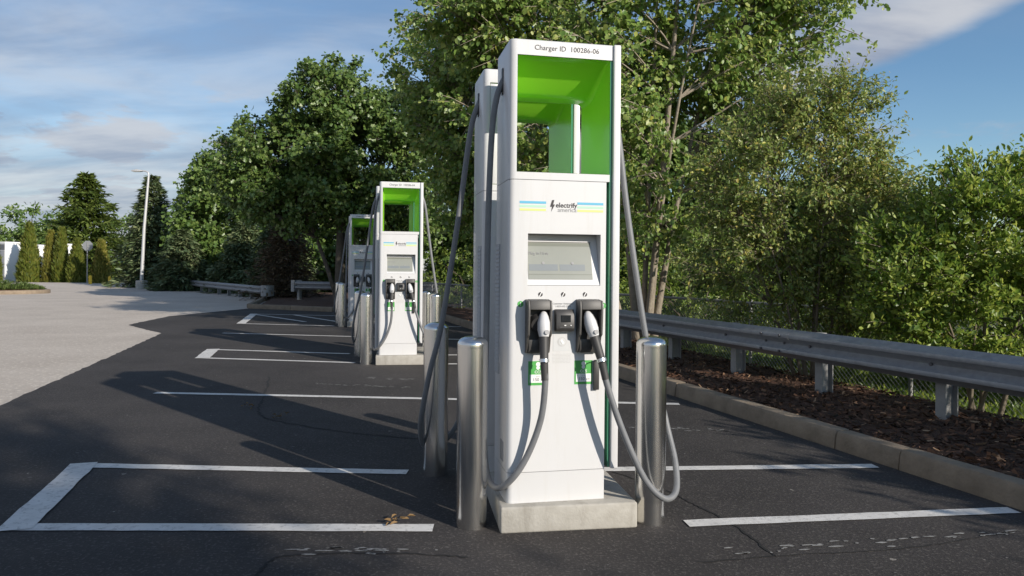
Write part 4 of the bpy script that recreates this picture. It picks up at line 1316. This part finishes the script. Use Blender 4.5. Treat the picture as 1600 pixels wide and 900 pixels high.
part('box_body', MB().box(-.5, .5, -.4, .4, 0, 1.2), 'cabinet_white', c, bevel=.02)
part('box_door', MB().box(-.44, .44, -.425, -.402, .1, 1.1), 'cabinet_grey', c, bevel=.01)

s = thing('stop_sign', 'octagonal road sign seen from its bare grey back', 'sign', (-32.0, 54.0, -.42))
part('sign_post', MB().box(-.035, .035, -.02, .02, 0, 3.55), 'galvanised_post', s)
oct_ = [(.41 * math.cos(R(22.5 + 45 * q)), 3.25 + .41 * math.sin(R(22.5 + 45 * q))) for q in range(8)]
part('sign_plate', MB().prism(oct_, .025, .035, 'y'), 'sign_back', s)
for (x, y, lab) in [(-30.7, 52.2, 'yellow steel post beside the stop sign'), (-27.7, 49.4, 'short yellow steel post at the kerb past the golden cedar')]:
    b = thing('yellow_bollard', lab, 'bollard', (x, y, -.4), 0, 'yellow guard posts')
    part('post', MB().lathe([(.11, 0), (.11, .9), (.10, .97), (.06, 1.03), (.01, 1.05)], 20), 'yellow_paint', b, smooth=40)

lp = thing('lamp_post', 'tall grey lamp post with single arm on a round concrete base', 'lamp post', (-21.9, 42.4, -.25))
part('concrete_base', MB().lathe([(.32, -.2), (.32, .72), (.29, .76)], 24), 'concrete', lp, smooth=40)
part('pole', MB().tube([(0, 0, .74), (.12, 0, 3.8), (.36, 0, 6.95)], [.10, .085, .06], 12), 'lamp_paint', lp, smooth=50)
part('arm', MB().tube(catmull([(.36, 0, 6.9), (.34, 0, 7.12), (.18, 0, 7.22), (-.1, 0, 7.25)], 6), .045, 8), 'lamp_paint', lp, smooth=50)
hd = part('lamp_head', MB().prism([(-.62, 7.20), (-.05, 7.19), (-.02, 7.27), (-.30, 7.33), (-.62, 7.26)], -.13, .13, 'y'), 'lamp_paint', lp, bevel=.015)
part('lens', MB().box(-.55, -.12, -.10, .10, 7.175, 7.193), 'lamp_lens', hd)

# planted island at the far left
isl = thing('traffic_island', 'kerbed traffic island with low spreading juniper', 'traffic island', (-25.9, 34.5, -.1))
tag(isl, kind='structure')
ring = [(3.4 * math.cos(2 * math.pi * q / 28), 2.3 * math.sin(2 * math.pi * q / 28)) for q in range(28)]
part('island_kerb', MB().prism(ring, 0, .28, 'z'), 'kerb_concrete', isl, bevel=.03)
part('soil', MB().prism([(a * .93, b * .91) for a, b in ring], .27, .30, 'z'), 'mulch', isl)
g = np.random.default_rng(5)
n = 9000
rr = np.sqrt(g.random(n)); aa = g.random(n) * 2 * np.pi
P = np.stack([3.05 * rr * np.cos(aa), 2.0 * rr * np.sin(aa), .28 + .42 * g.random(n) * (1.05 - rr ** 3) * (0.7 + .3 * np.sin(aa * 4 + rr * 9))], 1)
D = np.stack([np.cos(aa), np.sin(aa), .5 * np.ones(n)], 1) + g.normal(size=(n, 3)) * .5
me = leaves_mesh('juniper', P, D, np.array((0, 0, 1.)) + g.normal(size=(n, 3)) * .4, .2 * g.uniform(.6, 1.3, n), 'narrow')
jn = link('juniper', me, 'juniper'); jn.location = (-25.9, 34.5, -.1)
tag(jn, 'low spreading green juniper on the kerbed island', 'shrub', kind='stuff')

# grass and low cover on the bank beyond the fence and round the far beds
n = 26000
t = g.uniform(0, 24, n); s_ = g.uniform(2.2, 6.5, n)
X = 3.01 + 1.0 + (t - 4) * kd.x + s_ * kn.x; Y = 4.22 + (t - 4) * kd.y + s_ * kn.y
Z = np.array([ground_z(a, b) for a, b in zip(X, Y)])
me = leaves_mesh('ground_cover', np.stack([X, Y, Z], 1), np.array((0, 0, 1.)) + g.normal(size=(n, 3)) * .6, g.normal(size=(n, 3)), g.uniform(.08, .22, n), 'narrow')
gc = link('ground_cover', me, 'leaf_under'); tag(gc, 'low green weeds and grass on the bank beyond the fence', 'ground cover', kind='stuff')

# dry leaves on the asphalt
for i, (x, y, lab, m_) in enumerate([(-2.57, 7.05, 'dry brown weed tuft at the bend of the asphalt crack', 9), (-2.13, 6.6, 'dry brown weed tuft along the asphalt crack past the bend', 11), (-0.58, 3.90, 'curled dry brown leaf on the near white line', 9)]):
    root = thing('dry_leaf', lab, 'leaf', (x, y, .012), 0, 'dry leaves on the asphalt')
    r4 = random.Random(40 + i)
    for q in range(m_):
        tv, tf = LEAF['oval']
        sz = r4.uniform(.025, .05)
        mb = MB(); mb.add([(a * sz, b * sz * .8, c * sz * 2 + .002 * abs(b)) for a, b, c in tv], tf)
        o = part('blade', mb, 'dry_leaf_brown', root)
        o.location = (r4.uniform(-.07, .07), r4.uniform(-.05, .05), .006 + .003 * q); o.rotation_euler = (r4.uniform(-.5, .5), r4.uniform(-.5, .1), r4.uniform(0, 6.28))
